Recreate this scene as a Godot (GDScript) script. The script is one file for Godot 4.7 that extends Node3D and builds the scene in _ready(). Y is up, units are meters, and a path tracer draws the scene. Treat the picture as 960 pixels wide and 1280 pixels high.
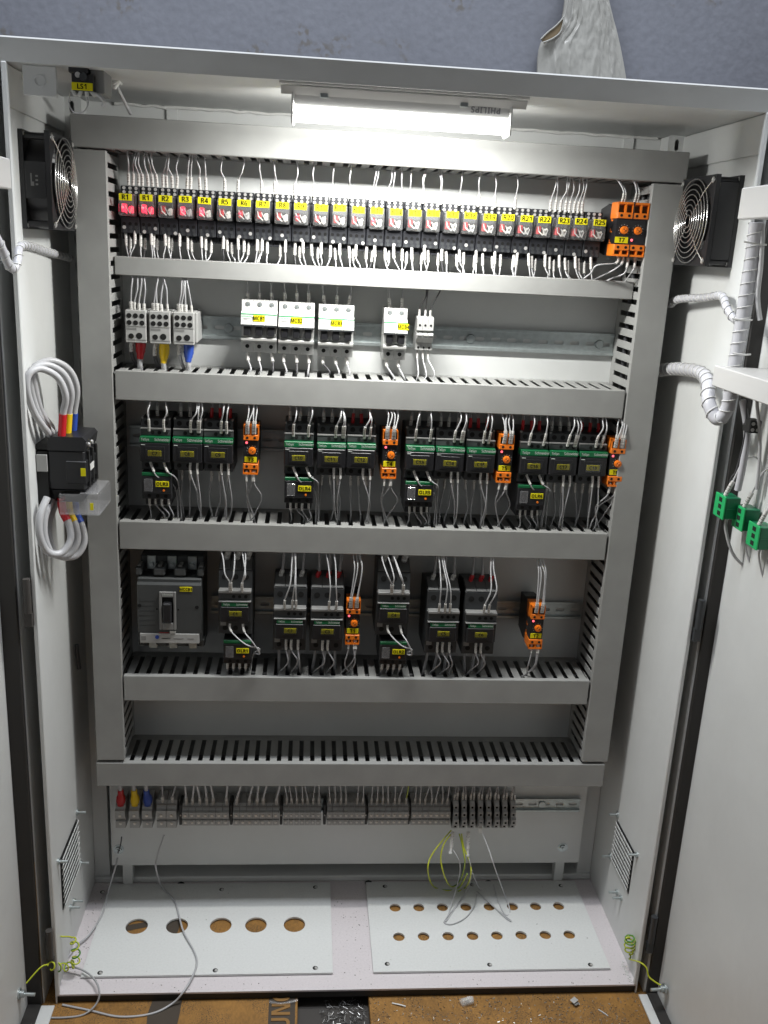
extends Node3D
# An open electrical control cabinet lit by the batten lamp under its roof.
# Metres, y up. Origin: left edge of the duct frame, cabinet floor, face of the mounting plate.

const EYE := Vector3(0.3289, 1.1564, 1.4705)
const TURN := Vector3(-0.2788, -0.0903, 0.0521)
const FOCAL := 1151.7          # in pixels of the 960 x 1280 photograph

class G:
	var v := PackedVector3Array()
	var n := PackedVector3Array()
	var uv := PackedVector2Array()
	func tri(a: Vector3, b: Vector3, c: Vector3, na: Vector3, nb: Vector3, nc: Vector3, ua := Vector2.ZERO, ub := Vector2.ZERO, uc := Vector2.ZERO) -> void:
		if (b - a).cross(c - a).dot(na + nb + nc) > 0.0:
			v.append(a); v.append(c); v.append(b); n.append(na); n.append(nc); n.append(nb); uv.append(ua); uv.append(uc); uv.append(ub)
		else:
			v.append(a); v.append(b); v.append(c); n.append(na); n.append(nb); n.append(nc); uv.append(ua); uv.append(ub); uv.append(uc)
	func quad(a: Vector3, b: Vector3, c: Vector3, d: Vector3, away: Vector3) -> void:
		var k := (c - a).cross(d - b)
		if k.length_squared() < 1e-18:
			return
		k = k.normalized()
		if k.dot(away) < 0.0:
			k = -k
		tri(a, b, c, k, k, k, Vector2(0, 0), Vector2(1, 0), Vector2(1, 1))
		tri(a, c, d, k, k, k, Vector2(0, 0), Vector2(1, 1), Vector2(0, 1))
	func box(c: Vector3, s: Vector3, b := 0.0, o := Basis()) -> G:
		var h := s / 2.0
		b = minf(b, minf(h.x, minf(h.y, h.z)) * 0.9)
		var X := func(i, j, k): return c + o * Vector3(i * h.x, j * (h.y - b), k * (h.z - b))
		var Y := func(i, j, k): return c + o * Vector3(i * (h.x - b), j * h.y, k * (h.z - b))
		var Z := func(i, j, k): return c + o * Vector3(i * (h.x - b), j * (h.y - b), k * h.z)
		for s1 in [-1.0, 1.0]:
			quad(X.call(s1, -1, -1), X.call(s1, 1, -1), X.call(s1, 1, 1), X.call(s1, -1, 1), o * Vector3(s1, 0, 0))
			quad(Y.call(-1, s1, -1), Y.call(1, s1, -1), Y.call(1, s1, 1), Y.call(-1, s1, 1), o * Vector3(0, s1, 0))
			quad(Z.call(-1, -1, s1), Z.call(1, -1, s1), Z.call(1, 1, s1), Z.call(-1, 1, s1), o * Vector3(0, 0, s1))
			if b > 0.0:
				for s2 in [-1.0, 1.0]:
					quad(X.call(s1, s2, -1), X.call(s1, s2, 1), Y.call(s1, s2, 1), Y.call(s1, s2, -1), o * Vector3(s1, s2, 0))
					quad(X.call(s1, -1, s2), X.call(s1, 1, s2), Z.call(s1, 1, s2), Z.call(s1, -1, s2), o * Vector3(s1, 0, s2))
					quad(Y.call(-1, s1, s2), Y.call(1, s1, s2), Z.call(1, s1, s2), Z.call(-1, s1, s2), o * Vector3(0, s1, s2))
					for s3 in [-1.0, 1.0]:
						var nn: Vector3 = (o * Vector3(s1, s2, s3)).normalized()
						tri(X.call(s1, s2, s3), Y.call(s1, s2, s3), Z.call(s1, s2, s3), nn, nn, nn)
		return self
	# box given by its two corners
	func bb(x0: float, x1: float, y0: float, y1: float, z0: float, z1: float, b := 0.0) -> G:
		return box(Vector3(x0 + x1, y0 + y1, z0 + z1) / 2.0, Vector3(absf(x1 - x0), absf(y1 - y0), absf(z1 - z0)), b)
	func cyl(a: Vector3, b: Vector3, r0: float, r1 := -1.0, seg := 12, caps := true) -> G:
		if r1 < 0.0:
			r1 = r0
		var d := (b - a).normalized()
		var e := d.cross(Vector3.UP if absf(d.y) < 0.9 else Vector3.RIGHT).normalized()
		var f := d.cross(e)
		for i in seg:
			var t0 := TAU * i / seg
			var t1 := TAU * (i + 1) / seg
			var n0 := e * cos(t0) + f * sin(t0)
			var n1 := e * cos(t1) + f * sin(t1)
			tri(a + n0 * r0, a + n1 * r0, b + n1 * r1, n0, n1, n1, Vector2(float(i) / seg, 0), Vector2(float(i + 1) / seg, 0), Vector2(float(i + 1) / seg, 1))
			if r1 > 0.0:
				tri(a + n0 * r0, b + n1 * r1, b + n0 * r1, n0, n1, n0, Vector2(float(i) / seg, 0), Vector2(float(i + 1) / seg, 1), Vector2(float(i) / seg, 1))
			if caps:
				tri(a, a + n0 * r0, a + n1 * r0, -d, -d, -d)
				if r1 > 0.0:
					tri(b, b + n0 * r1, b + n1 * r1, d, d, d)
		return self
	# flat ring or collar standing on a: outer radius r1, inner radius r0, from a to b
	func ring(a: Vector3, b: Vector3, r0: float, r1: float, seg := 16) -> G:
		cyl(a, b, r1, r1, seg, false)
		var d := (b - a).normalized()
		var e := d.cross(Vector3.UP if absf(d.y) < 0.9 else Vector3.RIGHT).normalized()
		var f := d.cross(e)
		for i in seg:
			var n0 := e * cos(TAU * i / seg) + f * sin(TAU * i / seg)
			var n1 := e * cos(TAU * (i + 1) / seg) + f * sin(TAU * (i + 1) / seg)
			tri(b + n0 * r0, b + n0 * r1, b + n1 * r1, d, d, d)
			tri(b + n0 * r0, b + n1 * r1, b + n1 * r0, d, d, d)
			tri(a + n0 * r0, a + n1 * r0, b + n1 * r0, -n0, -n1, -n1)
			tri(a + n0 * r0, b + n1 * r0, b + n0 * r0, -n0, -n1, -n0)
		return self
	func tube(p: PackedVector3Array, r: float, seg := 6, caps := true, radii := PackedFloat32Array()) -> G:
		var m := p.size()
		var t := (p[1] - p[0]).normalized()
		var e := t.cross(Vector3.UP if absf(t.y) < 0.9 else Vector3.RIGHT).normalized()
		var old := PackedVector3Array()
		var oldn := PackedVector3Array()
		for i in m:
			var t2: Vector3 = (p[mini(i + 1, m - 1)] - p[maxi(i - 1, 0)]).normalized()
			e = (e - t2 * e.dot(t2)).normalized()
			var f := t2.cross(e)
			var now := PackedVector3Array()
			var nown := PackedVector3Array()
			var rr := radii[i] if radii.size() else r
			for k in seg + 1:
				var a := TAU * k / seg
				var q := e * cos(a) + f * sin(a)
				now.append(p[i] + q * rr)
				nown.append(q)
			if i > 0:
				for k in seg:
					var u0 := Vector2(float(k) / seg, float(i - 1) / (m - 1))
					var u1 := Vector2(float(k + 1) / seg, float(i) / (m - 1))
					tri(old[k], old[k + 1], now[k + 1], oldn[k], oldn[k + 1], nown[k + 1], u0, Vector2(u1.x, u0.y), u1)
					tri(old[k], now[k + 1], now[k], oldn[k], nown[k + 1], nown[k], u0, u1, Vector2(u0.x, u1.y))
			if caps and (i == 0 or i == m - 1):
				var d := -t2 if i == 0 else t2
				for k in seg:
					tri(p[i], now[k], now[k + 1], d, d, d)
			old = now
			oldn = nown
		return self
	# closed outline (z, y) pushed along x
	func along_x(o: PackedVector2Array, x0: float, x1: float) -> G:
		var ind := Geometry2D.triangulate_polygon(o)
		for x in [x0, x1]:
			var d := Vector3(signf(x - (x0 + x1) / 2.0), 0, 0)
			for i in range(0, ind.size(), 3):
				var q := []
				for k in 3:
					q.append(Vector3(x, o[ind[i + k]].y, o[ind[i + k]].x))
				tri(q[0], q[1], q[2], d, d, d)
		var turn := 1.0 if Geometry2D.is_polygon_clockwise(o) else -1.0
		for i in o.size():
			var a := o[i]
			var b := o[(i + 1) % o.size()]
			var w := (b - a).orthogonal() * -turn
			quad(Vector3(x0, a.y, a.x), Vector3(x1, a.y, a.x), Vector3(x1, b.y, b.x), Vector3(x0, b.y, b.x), Vector3(0, w.y, w.x))
		return self
	# closed outline (x, y) pushed along z
	func along_z(o: PackedVector2Array, z0: float, z1: float) -> G:
		var ind := Geometry2D.triangulate_polygon(o)
		for z in [z0, z1]:
			var d := Vector3(0, 0, signf(z - (z0 + z1) / 2.0))
			for i in range(0, ind.size(), 3):
				tri(Vector3(o[ind[i]].x, o[ind[i]].y, z), Vector3(o[ind[i + 1]].x, o[ind[i + 1]].y, z), Vector3(o[ind[i + 2]].x, o[ind[i + 2]].y, z), d, d, d)
		var turn := 1.0 if Geometry2D.is_polygon_clockwise(o) else -1.0
		for i in o.size():
			var a := o[i]
			var b := o[(i + 1) % o.size()]
			var w := (b - a).orthogonal() * -turn
			quad(Vector3(a.x, a.y, z0), Vector3(b.x, b.y, z0), Vector3(b.x, b.y, z1), Vector3(a.x, a.y, z1), Vector3(w.x, w.y, 0))
		return self
	# a cell of sheet with one hole through it; the sheet lies in (u, w) and is thick along the third axis
	func holed(o: Transform3D, u0: float, u1: float, w0: float, w1: float, c: Vector2, rx: float, ry: float, thick: float, power := 2.0, seg := 24) -> G:
		var angles := []
		for i in seg:
			angles.append(TAU * i / seg)
		for q in [Vector2(u0, w0), Vector2(u1, w0), Vector2(u0, w1), Vector2(u1, w1)]:
			angles.append(fposmod((q - c).angle(), TAU))
		angles.sort()
		var inn := []
		var out := []
		for t in angles:
			var d := Vector2(cos(t), sin(t))
			var rr := pow(pow(absf(d.x) / rx, power) + pow(absf(d.y) / ry, power), -1.0 / power)
			inn.append(c + d * rr)
			var k := 1e9
			if d.x > 1e-6: k = minf(k, (u1 - c.x) / d.x)
			if d.x < -1e-6: k = minf(k, (u0 - c.x) / d.x)
			if d.y > 1e-6: k = minf(k, (w1 - c.y) / d.y)
			if d.y < -1e-6: k = minf(k, (w0 - c.y) / d.y)
			out.append(c + d * k)
		var up := o.basis.z.normalized()
		for i in angles.size():
			var j := (i + 1) % angles.size()
			for z in [0.0, -thick]:
				quad(o * Vector3(inn[i].x, inn[i].y, z), o * Vector3(inn[j].x, inn[j].y, z), o * Vector3(out[j].x, out[j].y, z), o * Vector3(out[i].x, out[i].y, z), up if z == 0.0 else -up)
			var mid: Vector2 = c - (inn[i] + inn[j]) / 2.0
			quad(o * Vector3(inn[i].x, inn[i].y, 0), o * Vector3(inn[j].x, inn[j].y, 0), o * Vector3(inn[j].x, inn[j].y, -thick), o * Vector3(inn[i].x, inn[i].y, -thick), o.basis * Vector3(mid.x, mid.y, 0))
		return self
	func ball(c: Vector3, r: Vector3, seg := 10, rows := 6) -> G:
		for i in rows:
			var a0 := PI * i / rows
			var a1 := PI * (i + 1) / rows
			for k in seg:
				var b0 := TAU * k / seg
				var b1 := TAU * (k + 1) / seg
				var q := []
				for e in [[a0, b0], [a0, b1], [a1, b1], [a1, b0]]:
					q.append(Vector3(sin(e[0]) * cos(e[1]), cos(e[0]), sin(e[0]) * sin(e[1])))
				if i > 0:
					tri(c + q[0] * r, c + q[1] * r, c + q[2] * r, q[0], q[1], q[2])
				if i < rows - 1:
					tri(c + q[0] * r, c + q[2] * r, c + q[3] * r, q[0], q[2], q[3])
		return self
	func mesh() -> ArrayMesh:
		var a := []
		a.resize(Mesh.ARRAY_MAX)
		a[Mesh.ARRAY_VERTEX] = v
		a[Mesh.ARRAY_NORMAL] = n
		a[Mesh.ARRAY_TEX_UV] = uv
		var m := ArrayMesh.new()
		m.add_surface_from_arrays(Mesh.PRIMITIVE_TRIANGLES, a)
		return m

var M := {}                       # materials
var shapes := {}                  # meshes that alike pieces share
var rng := RandomNumberGenerator.new()
var font: SystemFont
var thin_font: SystemFont
var cam_basis: Basis

# ------------------------------------------------------------------ places
func ray(px: float, py: float) -> Vector3:
	return cam_basis * Vector3((px - 480.0) / FOCAL, (640.0 - py) / FOCAL, -1.0)
func at(px: float, py: float, z: float) -> Vector3:      # where the sight line meets the plane at depth z
	var d := ray(px, py)
	return EYE + d * ((z - EYE.z) / d.z)
func on_floor(px: float, py: float, y := 0.0) -> Vector3:
	var d := ray(px, py)
	return EYE + d * ((y - EYE.y) / d.y)
func on_side(px: float, py: float, x: float) -> Vector3:
	var d := ray(px, py)
	return EYE + d * ((x - EYE.x) / d.x)

# ------------------------------------------------------------------ nodes
func thing(called: String, label: String, category: String, where := Vector3.ZERO, group := "") -> Node3D:
	var o := Node3D.new()
	o.name = called
	add_child(o, true)
	o.position = where
	return tag(o, label, category, group)
func tag(o: Node3D, label: String, category: String, group := "") -> Node3D:
	o.set_meta("label", label)
	o.set_meta("category", category)
	if group:
		o.set_meta("group", group)
	return o
func part(parent: Node, called: String, g, m: Material, where := Vector3.ZERO) -> MeshInstance3D:
	var o := MeshInstance3D.new()
	o.name = called
	o.mesh = g.mesh() if g is G else g
	o.material_override = m
	o.position = where
	parent.add_child(o, true)
	return o
func shape(key: String, make: Callable) -> Mesh:
	if not shapes.has(key):
		shapes[key] = make.call().mesh()
	return shapes[key]
func lettering(parent: Node, words: String, height: float, m: Material, where: Vector3, turn := Vector3.ZERO, stretch := 1.0, called := "lettering") -> MeshInstance3D:
	var key := "text " + words
	if not shapes.has(key):
		var t := TextMesh.new()
		t.text = words
		t.font = thin_font if called == "maker_print" else font
		t.font_size = 32
		t.pixel_size = 0.01
		t.depth = 0.012
		t.curve_step = 2.0
		shapes[key] = t
	var o := MeshInstance3D.new()
	o.name = called
	o.mesh = shapes[key]
	o.material_override = m
	var k := height / 0.235
	o.transform = Transform3D(Basis.from_euler(turn) * Basis.from_scale(Vector3(k * stretch, k, k)), where)
	parent.add_child(o, true)
	return o

# ------------------------------------------------------------------ materials
func lin(r: float, g: float, b: float, a := 1.0) -> Color:
	var c := Color(r, g, b).linear_to_srgb()
	c.a = a
	return c
func mat(key: String, c: Color, rough: float, metal := 0.0, spec := 0.5) -> StandardMaterial3D:
	var m := StandardMaterial3D.new()
	m.resource_name = key
	m.albedo_color = c
	m.roughness = rough
	m.metallic = metal
	m.metallic_specular = spec
	M[key] = m
	return m
func noise(freq: float, seed_: int, oct := 4, kind := FastNoiseLite.TYPE_SIMPLEX_SMOOTH) -> FastNoiseLite:
	var f := FastNoiseLite.new()
	f.noise_type = kind
	f.frequency = freq
	f.seed = seed_
	f.fractal_octaves = oct
	return f
func noise_tex(f: FastNoiseLite, size: int, ramp = null, normal := false, strength := 4.0) -> NoiseTexture2D:
	var t := NoiseTexture2D.new()
	t.width = size
	t.height = size
	t.seamless = true
	t.noise = f
	if ramp:
		var g := Gradient.new()
		g.offsets = PackedFloat32Array(ramp[0])
		g.colors = PackedColorArray(ramp[1])
		t.color_ramp = g
	if normal:
		t.as_normal_map = true
		t.bump_strength = strength
	return t
func relief(m: StandardMaterial3D, t: Texture2D, tiles: float, amount: float) -> void:
	m.uv1_triplanar = true
	m.uv1_world_triplanar = true
	m.uv1_scale = Vector3.ONE * tiles
	m.normal_enabled = true
	m.normal_texture = t
	m.normal_scale = amount
func tint(m: StandardMaterial3D, t: Texture2D, tiles: float) -> void:
	m.uv1_triplanar = true
	m.uv1_world_triplanar = true
	m.uv1_scale = Vector3.ONE * tiles
	m.albedo_texture = t
func grey_ramp(lo: float, hi: float) -> Array:
	return [[0.0, 1.0], [Color(lo, lo, lo), Color(hi, hi, hi)]]

func materials() -> void:
	var peel := noise_tex(noise(0.05, 3, 2), 256, null, true, 3.0)
	var smudge := noise_tex(noise(0.006, 5, 5), 512, grey_ramp(0.975, 1.0))
	var m := mat("light grey paint", lin(0.645, 0.655, 0.645), 0.42)
	relief(m, peel, 26.0, 0.045)
	tint(m, smudge, 2.2)
	m = mat("pinkish floor paint", lin(0.66, 0.615, 0.625), 0.5)
	tint(m, noise_tex(noise(0.11, 8, 3), 1024, [[0.0, 0.10, 0.17, 1.0], [Color(0.45, 0.40, 0.38), Color(0.80, 0.78, 0.77), Color(0.96, 0.96, 0.96), Color(1, 1, 1)]]), 2.0)
	m = mat("pale plate paint", lin(0.68, 0.69, 0.675), 0.45)
	tint(m, noise_tex(noise(0.09, 12, 4), 1024, [[0.0, 0.07, 0.14, 1.0], [Color(0.55, 0.52, 0.48), Color(0.86, 0.85, 0.83), Color(0.965, 0.965, 0.965), Color(1, 1, 1)]]), 2.0)
	m = mat("duct plastic", lin(0.33, 0.332, 0.322), 0.62, 0.0, 0.4)
	tint(m, noise_tex(noise(0.01, 21, 4), 512, grey_ramp(0.94, 1.0)), 3.0)
	m = mat("white duct plastic", lin(0.52, 0.515, 0.505), 0.4)
	m = mat("seal and shade dark", lin(0.026, 0.024, 0.022), 0.62)
	m = mat("dark jamb", lin(0.055, 0.050, 0.046), 0.6)
	m = mat("zinc", lin(0.56, 0.61, 0.61), 0.36, 0.75)
	tint(m, noise_tex(noise(0.05, 31, 4), 256, grey_ramp(0.90, 1.0)), 6.0)
	mat("steel", lin(0.68, 0.67, 0.65), 0.32, 0.5)
	mat("bright wire steel", lin(0.75, 0.74, 0.72), 0.2, 1.0)
	mat("brass", lin(0.62, 0.45, 0.16), 0.35, 1.0)
	mat("black plastic", lin(0.014, 0.014, 0.016), 0.38)
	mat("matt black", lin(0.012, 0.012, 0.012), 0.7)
	mat("hole black", lin(0.004, 0.004, 0.004), 0.9)
	mat("socket black", lin(0.02, 0.021, 0.026), 0.42)
	mat("charcoal plastic", lin(0.037, 0.040, 0.043), 0.45)
	mat("breaker grey", lin(0.055, 0.059, 0.060), 0.45)
	mat("light grey plastic", lin(0.40, 0.40, 0.39), 0.42)
	mat("mid grey plastic", lin(0.22, 0.22, 0.215), 0.45)
	mat("slate plastic", lin(0.12, 0.122, 0.122), 0.45)
	mat("terminal grey", lin(0.38, 0.38, 0.375), 0.45)
	mat("white plastic", lin(0.66, 0.66, 0.64), 0.38)
	mat("beige plastic", lin(0.62, 0.60, 0.55), 0.4)
	mat("green band", lin(0.003, 0.115, 0.038), 0.4)
	mat("leaf green", lin(0.02, 0.38, 0.12), 0.4)
	mat("plug green", lin(0.004, 0.15, 0.065), 0.36)
	mat("orange plastic", lin(0.80, 0.19, 0.012), 0.4)
	mat("yellow label", lin(0.74, 0.66, 0.01), 0.6, 0.0, 0.3)
	mat("white print", lin(0.60, 0.64, 0.60), 0.5)
	mat("black print", lin(0.012, 0.012, 0.012), 0.95, 0.0, 0.05)
	mat("grey print", lin(0.25, 0.25, 0.26), 0.5)
	mat("white wire", lin(0.54, 0.54, 0.55), 0.42)
	mat("grey wire", lin(0.36, 0.36, 0.37), 0.45)
	mat("grey cable", lin(0.44, 0.44, 0.45), 0.4)
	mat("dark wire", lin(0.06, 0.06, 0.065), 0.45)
	mat("red sleeve", lin(0.50, 0.012, 0.018), 0.4)
	mat("yellow sleeve", lin(0.78, 0.52, 0.005), 0.42)
	mat("blue sleeve", lin(0.025, 0.07, 0.36), 0.4)
	mat("wrap", lin(0.50, 0.50, 0.53), 0.3)
	mat("board dark edge", lin(0.06, 0.04, 0.02), 0.85)
	mat("spill grey", lin(0.16, 0.145, 0.13), 0.8)
	# numbered wire sleeves: white with small printed strokes
	var im := Image.create(16, 32, false, Image.FORMAT_RGB8)
	im.fill(lin(0.62, 0.61, 0.58))
	for k in [[3, 8, 6], [3, 9, 1], [8, 9, 1], [3, 14, 6], [3, 15, 1], [5, 17, 4], [3, 21, 6], [6, 22, 1]]:
		im.fill_rect(Rect2i(k[0], k[1], k[2], 1), lin(0.16, 0.15, 0.14))
		im.fill_rect(Rect2i((k[0] + 8) % 16, k[1], k[2] / 2 + 1, 1), lin(0.22, 0.21, 0.2))
	m = mat("sleeve", Color.WHITE, 0.45)
	m.albedo_texture = ImageTexture.create_from_image(im)
	# yellow and green striped earth wire
	im = Image.create(8, 4, false, Image.FORMAT_RGB8)
	im.fill(lin(0.52, 0.56, 0.03))
	im.fill_rect(Rect2i(0, 0, 3, 4), lin(0.05, 0.22, 0.03))
	m = mat("earth wire", Color.WHITE, 0.4)
	m.albedo_texture = ImageTexture.create_from_image(im)
	# clear plastics
	m = mat("clear cover", lin(0.9, 0.9, 0.9, 0.045), 0.05)
	m.transparency = BaseMaterial3D.TRANSPARENCY_ALPHA
	m = mat("smoky cover", lin(0.7, 0.7, 0.72, 0.13), 0.10)
	m.transparency = BaseMaterial3D.TRANSPARENCY_ALPHA
	m = mat("clear bits", lin(0.80, 0.81, 0.80, 0.20), 0.12)
	m.transparency = BaseMaterial3D.TRANSPARENCY_ALPHA
	m = mat("tinted window", lin(0.04, 0.04, 0.035, 0.28), 0.1)
	m.transparency = BaseMaterial3D.TRANSPARENCY_ALPHA
	mat("coil red", lin(0.42, 0.03, 0.035), 0.35)
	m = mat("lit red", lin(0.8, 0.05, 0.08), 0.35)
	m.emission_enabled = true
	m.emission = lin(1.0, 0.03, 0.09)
	m.emission_energy_multiplier = 1.3  # indicator glow put into coil and armature, which are no lamps
	m = mat("indicator red", lin(0.9, 0.1, 0.1), 0.3)
	m.emission_enabled = true
	m.emission = lin(1.0, 0.12, 0.16)
	m.emission_energy_multiplier = 2.0
	m = mat("lamp diffuser", lin(0.9, 0.9, 0.9), 0.4)
	m.emission_enabled = true
	m.emission = lin(1.0, 1.0, 0.98)
	m.emission_energy_multiplier = 2.2
	# painted masonry behind: blue grey, rough, with brown stains
	m = mat("blue grey plaster", Color.WHITE, 0.75)
	tint(m, wall_picture(), 0.8)
	m.normal_enabled = true
	m.normal_texture = noise_tex(noise(0.06, 41, 4), 1024, null, true, 6.0)
	m.normal_scale = 0.07
	# faced board on the ground
	m = mat("orange board", Color.WHITE, 0.6)
	tint(m, board_picture(), 1.6)
	mat("board print", lin(0.055, 0.042, 0.03), 0.7)
	mat("board letter", lin(0.25, 0.13, 0.035), 0.7)
	m = mat("bag plastic", lin(0.40, 0.395, 0.37), 0.32)
	m.backlight_enabled = true
	m.backlight = lin(0.12, 0.11, 0.09)
	mat("bag inside", lin(0.20, 0.15, 0.09), 0.5)
	mat("swarf", lin(0.5, 0.5, 0.5), 0.35, 1.0)

func wall_picture() -> ImageTexture:
	var s := 1024
	var im := Image.create(s, s, false, Image.FORMAT_RGB8)
	var a := noise(0.012, 51, 5)
	var b := noise(0.09, 52, 3)
	var c := noise(0.005, 53, 4)
	for y in s:
		for x in s:
			var k := 1.0 + 0.05 * a.get_noise_2d(x, y) + 0.09 * b.get_noise_2d(x, y)
			var col := Vector3(0.190, 0.199, 0.232) * k
			var st := smoothstep(0.30, 0.55, c.get_noise_2d(x, y) + 0.30 * a.get_noise_2d(x * 2.0, y * 2.0)) * smoothstep(-0.15, 0.35, b.get_noise_2d(x + 300, y))
			col = col.lerp(Vector3(0.135, 0.12, 0.10), st * 0.75)
			im.set_pixel(x, y, Color(col.x, col.y, col.z).linear_to_srgb())
	return ImageTexture.create_from_image(im)

func board_picture() -> ImageTexture:
	var s := 1024
	var im := Image.create(s, s, false, Image.FORMAT_RGB8)
	var a := noise(0.01, 61, 5)
	var b := noise(0.12, 62, 3)
	var c := noise(0.035, 63, 3, FastNoiseLite.TYPE_CELLULAR)
	for y in s:
		for x in s:
			var k := 1.0 + 0.30 * a.get_noise_2d(x, y) + 0.22 * b.get_noise_2d(x, y * 0.5)
			var col := Vector3(0.27, 0.135, 0.032) * k
			var d := smoothstep(0.14, 0.36, b.get_noise_2d(x * 1.7 + 90, y * 1.7)) * smoothstep(-0.3, 0.25, a.get_noise_2d(x + 500, y))
			col = col.lerp(Vector3(0.05, 0.035, 0.025), d * 0.85)
			d = smoothstep(-0.25, -0.1, c.get_noise_2d(x, y)) * smoothstep(0.15, 0.4, a.get_noise_2d(x, y + 700))
			col = col.lerp(Vector3(0.09, 0.055, 0.02), d * 0.3)
			im.set_pixel(x, y, Color(col.x, col.y, col.z).linear_to_srgb())
	return ImageTexture.create_from_image(im)

# ------------------------------------------------------------------ wires
func spline(p: Array, steps := 6) -> PackedVector3Array:
	var out := PackedVector3Array()
	for i in p.size() - 1:
		var p0: Vector3 = p[maxi(i - 1, 0)]
		var p1: Vector3 = p[i]
		var p2: Vector3 = p[i + 1]
		var p3: Vector3 = p[mini(i + 2, p.size() - 1)]
		for k in steps:
			out.append(p1.cubic_interpolate(p2, p0, p3, float(k) / steps))
	out.append(p[p.size() - 1])
	return out
func cut(p: PackedVector3Array, length: float, back := false) -> PackedVector3Array:   # the first stretch of a path
	var q := p.duplicate()
	if back:
		q.reverse()
	var out := PackedVector3Array([q[0]])
	var left := length
	for i in range(1, q.size()):
		var d := q[i].distance_to(q[i - 1])
		if d >= left:
			out.append(q[i - 1].lerp(q[i], left / d))
			return out
		out.append(q[i])
		left -= d
	return out
# one wire; sleeves: [from which end (0 start, 1 end), length, radius, material]
func wire(p: Array, r: float, m: Material, label: String, group := "", sleeves := [], called := "control_wire", category := "wire", steps := 5) -> MeshInstance3D:
	if p.size() == 4 and r < 0.0022:                       # hand-bent wires: no two hang alike
		p[1] += Vector3(jit(0.0006), 0, jit(0.0006))
		p[2] += Vector3(jit(0.0030), jit(0.0030), absf(jit(0.0025)))
		p.insert(3, p[2].lerp(p[3], 0.55) + Vector3(jit(0.0022), 0, absf(jit(0.0015))))
	var path := spline(p, steps)
	var o := MeshInstance3D.new()
	o.name = called
	o.mesh = G.new().tube(path, r, 6).mesh()
	o.material_override = m
	add_child(o, true)
	tag(o, label, category, group)
	for s in sleeves:
		part(o, "sleeve", G.new().tube(cut(path, s[1], s[0] == 1), s[2], 7), s[3])
	return o
func jit(a: float) -> float:
	return rng.randf_range(-a, a)

# ------------------------------------------------------------------ the scene
const D := 0.0935                 # front of the wire ducts
func _ready() -> void:
	rng.seed = 7
	cam_basis = Basis.from_euler(TURN)
	var cam := Camera3D.new()
	cam.name = "camera"
	cam.transform = Transform3D(cam_basis, EYE)
	cam.fov = rad_to_deg(2.0 * atan(640.0 / FOCAL))
	cam.near = 0.02
	cam.far = 30.0
	add_child(cam)
	cam.current = true
	var env := Environment.new()
	env.background_mode = Environment.BG_COLOR
	env.background_color = lin(0.060, 0.062, 0.066)
	env.tonemap_mode = Environment.TONE_MAPPER_LINEAR
	env.tonemap_exposure = 1.0
	env.sdfgi_enabled = true
	env.ssao_enabled = true
	env.ssil_enabled = true
	var we := WorldEnvironment.new()
	we.name = "surroundings"
	we.environment = env
	add_child(we)
	# the workshop's fluorescent fitting on the ceiling above the open doors
	var hall := AreaLight3D.new()
	hall.name = "workshop_light"
	hall.area_size = Vector2(2.6, 0.25)
	hall.light_color = Color(0.95, 0.97, 1.0)
	hall.light_energy = 6.2
	hall.area_range = 12.0
	hall.shadow_enabled = true
	add_child(hall)
	hall.look_at_from_position(Vector3(0.40, 2.90, 0.52), Vector3(0.40, 0.0, 0.50), Vector3.FORWARD)

	font = SystemFont.new()
	font.font_names = PackedStringArray(["Droid Sans"])
	font.font_weight = 700
	thin_font = SystemFont.new()
	thin_font.font_names = PackedStringArray(["Droid Sans"])
	materials()
	setting()
	cabinet()
	lamp()
	ducts()
	rails()
	gland_plates()
	row_relays()
	row_breakers()
	row_contactors()
	row_motors()
	row_terminals()
	fan(Vector3(-0.0384, 1.2165, 0.150), PI / 2, "black cooling fan with wire guard beside the limit switch", true)
	fan(Vector3(0.9016, 1.2135, 0.150), -PI / 2, "black cooling fan with wire guard beside the orange two-dial timer", false)
	limit_switch()
	disconnector()
	door_things()
	loose_wires()
	bag()
	litter()

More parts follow.
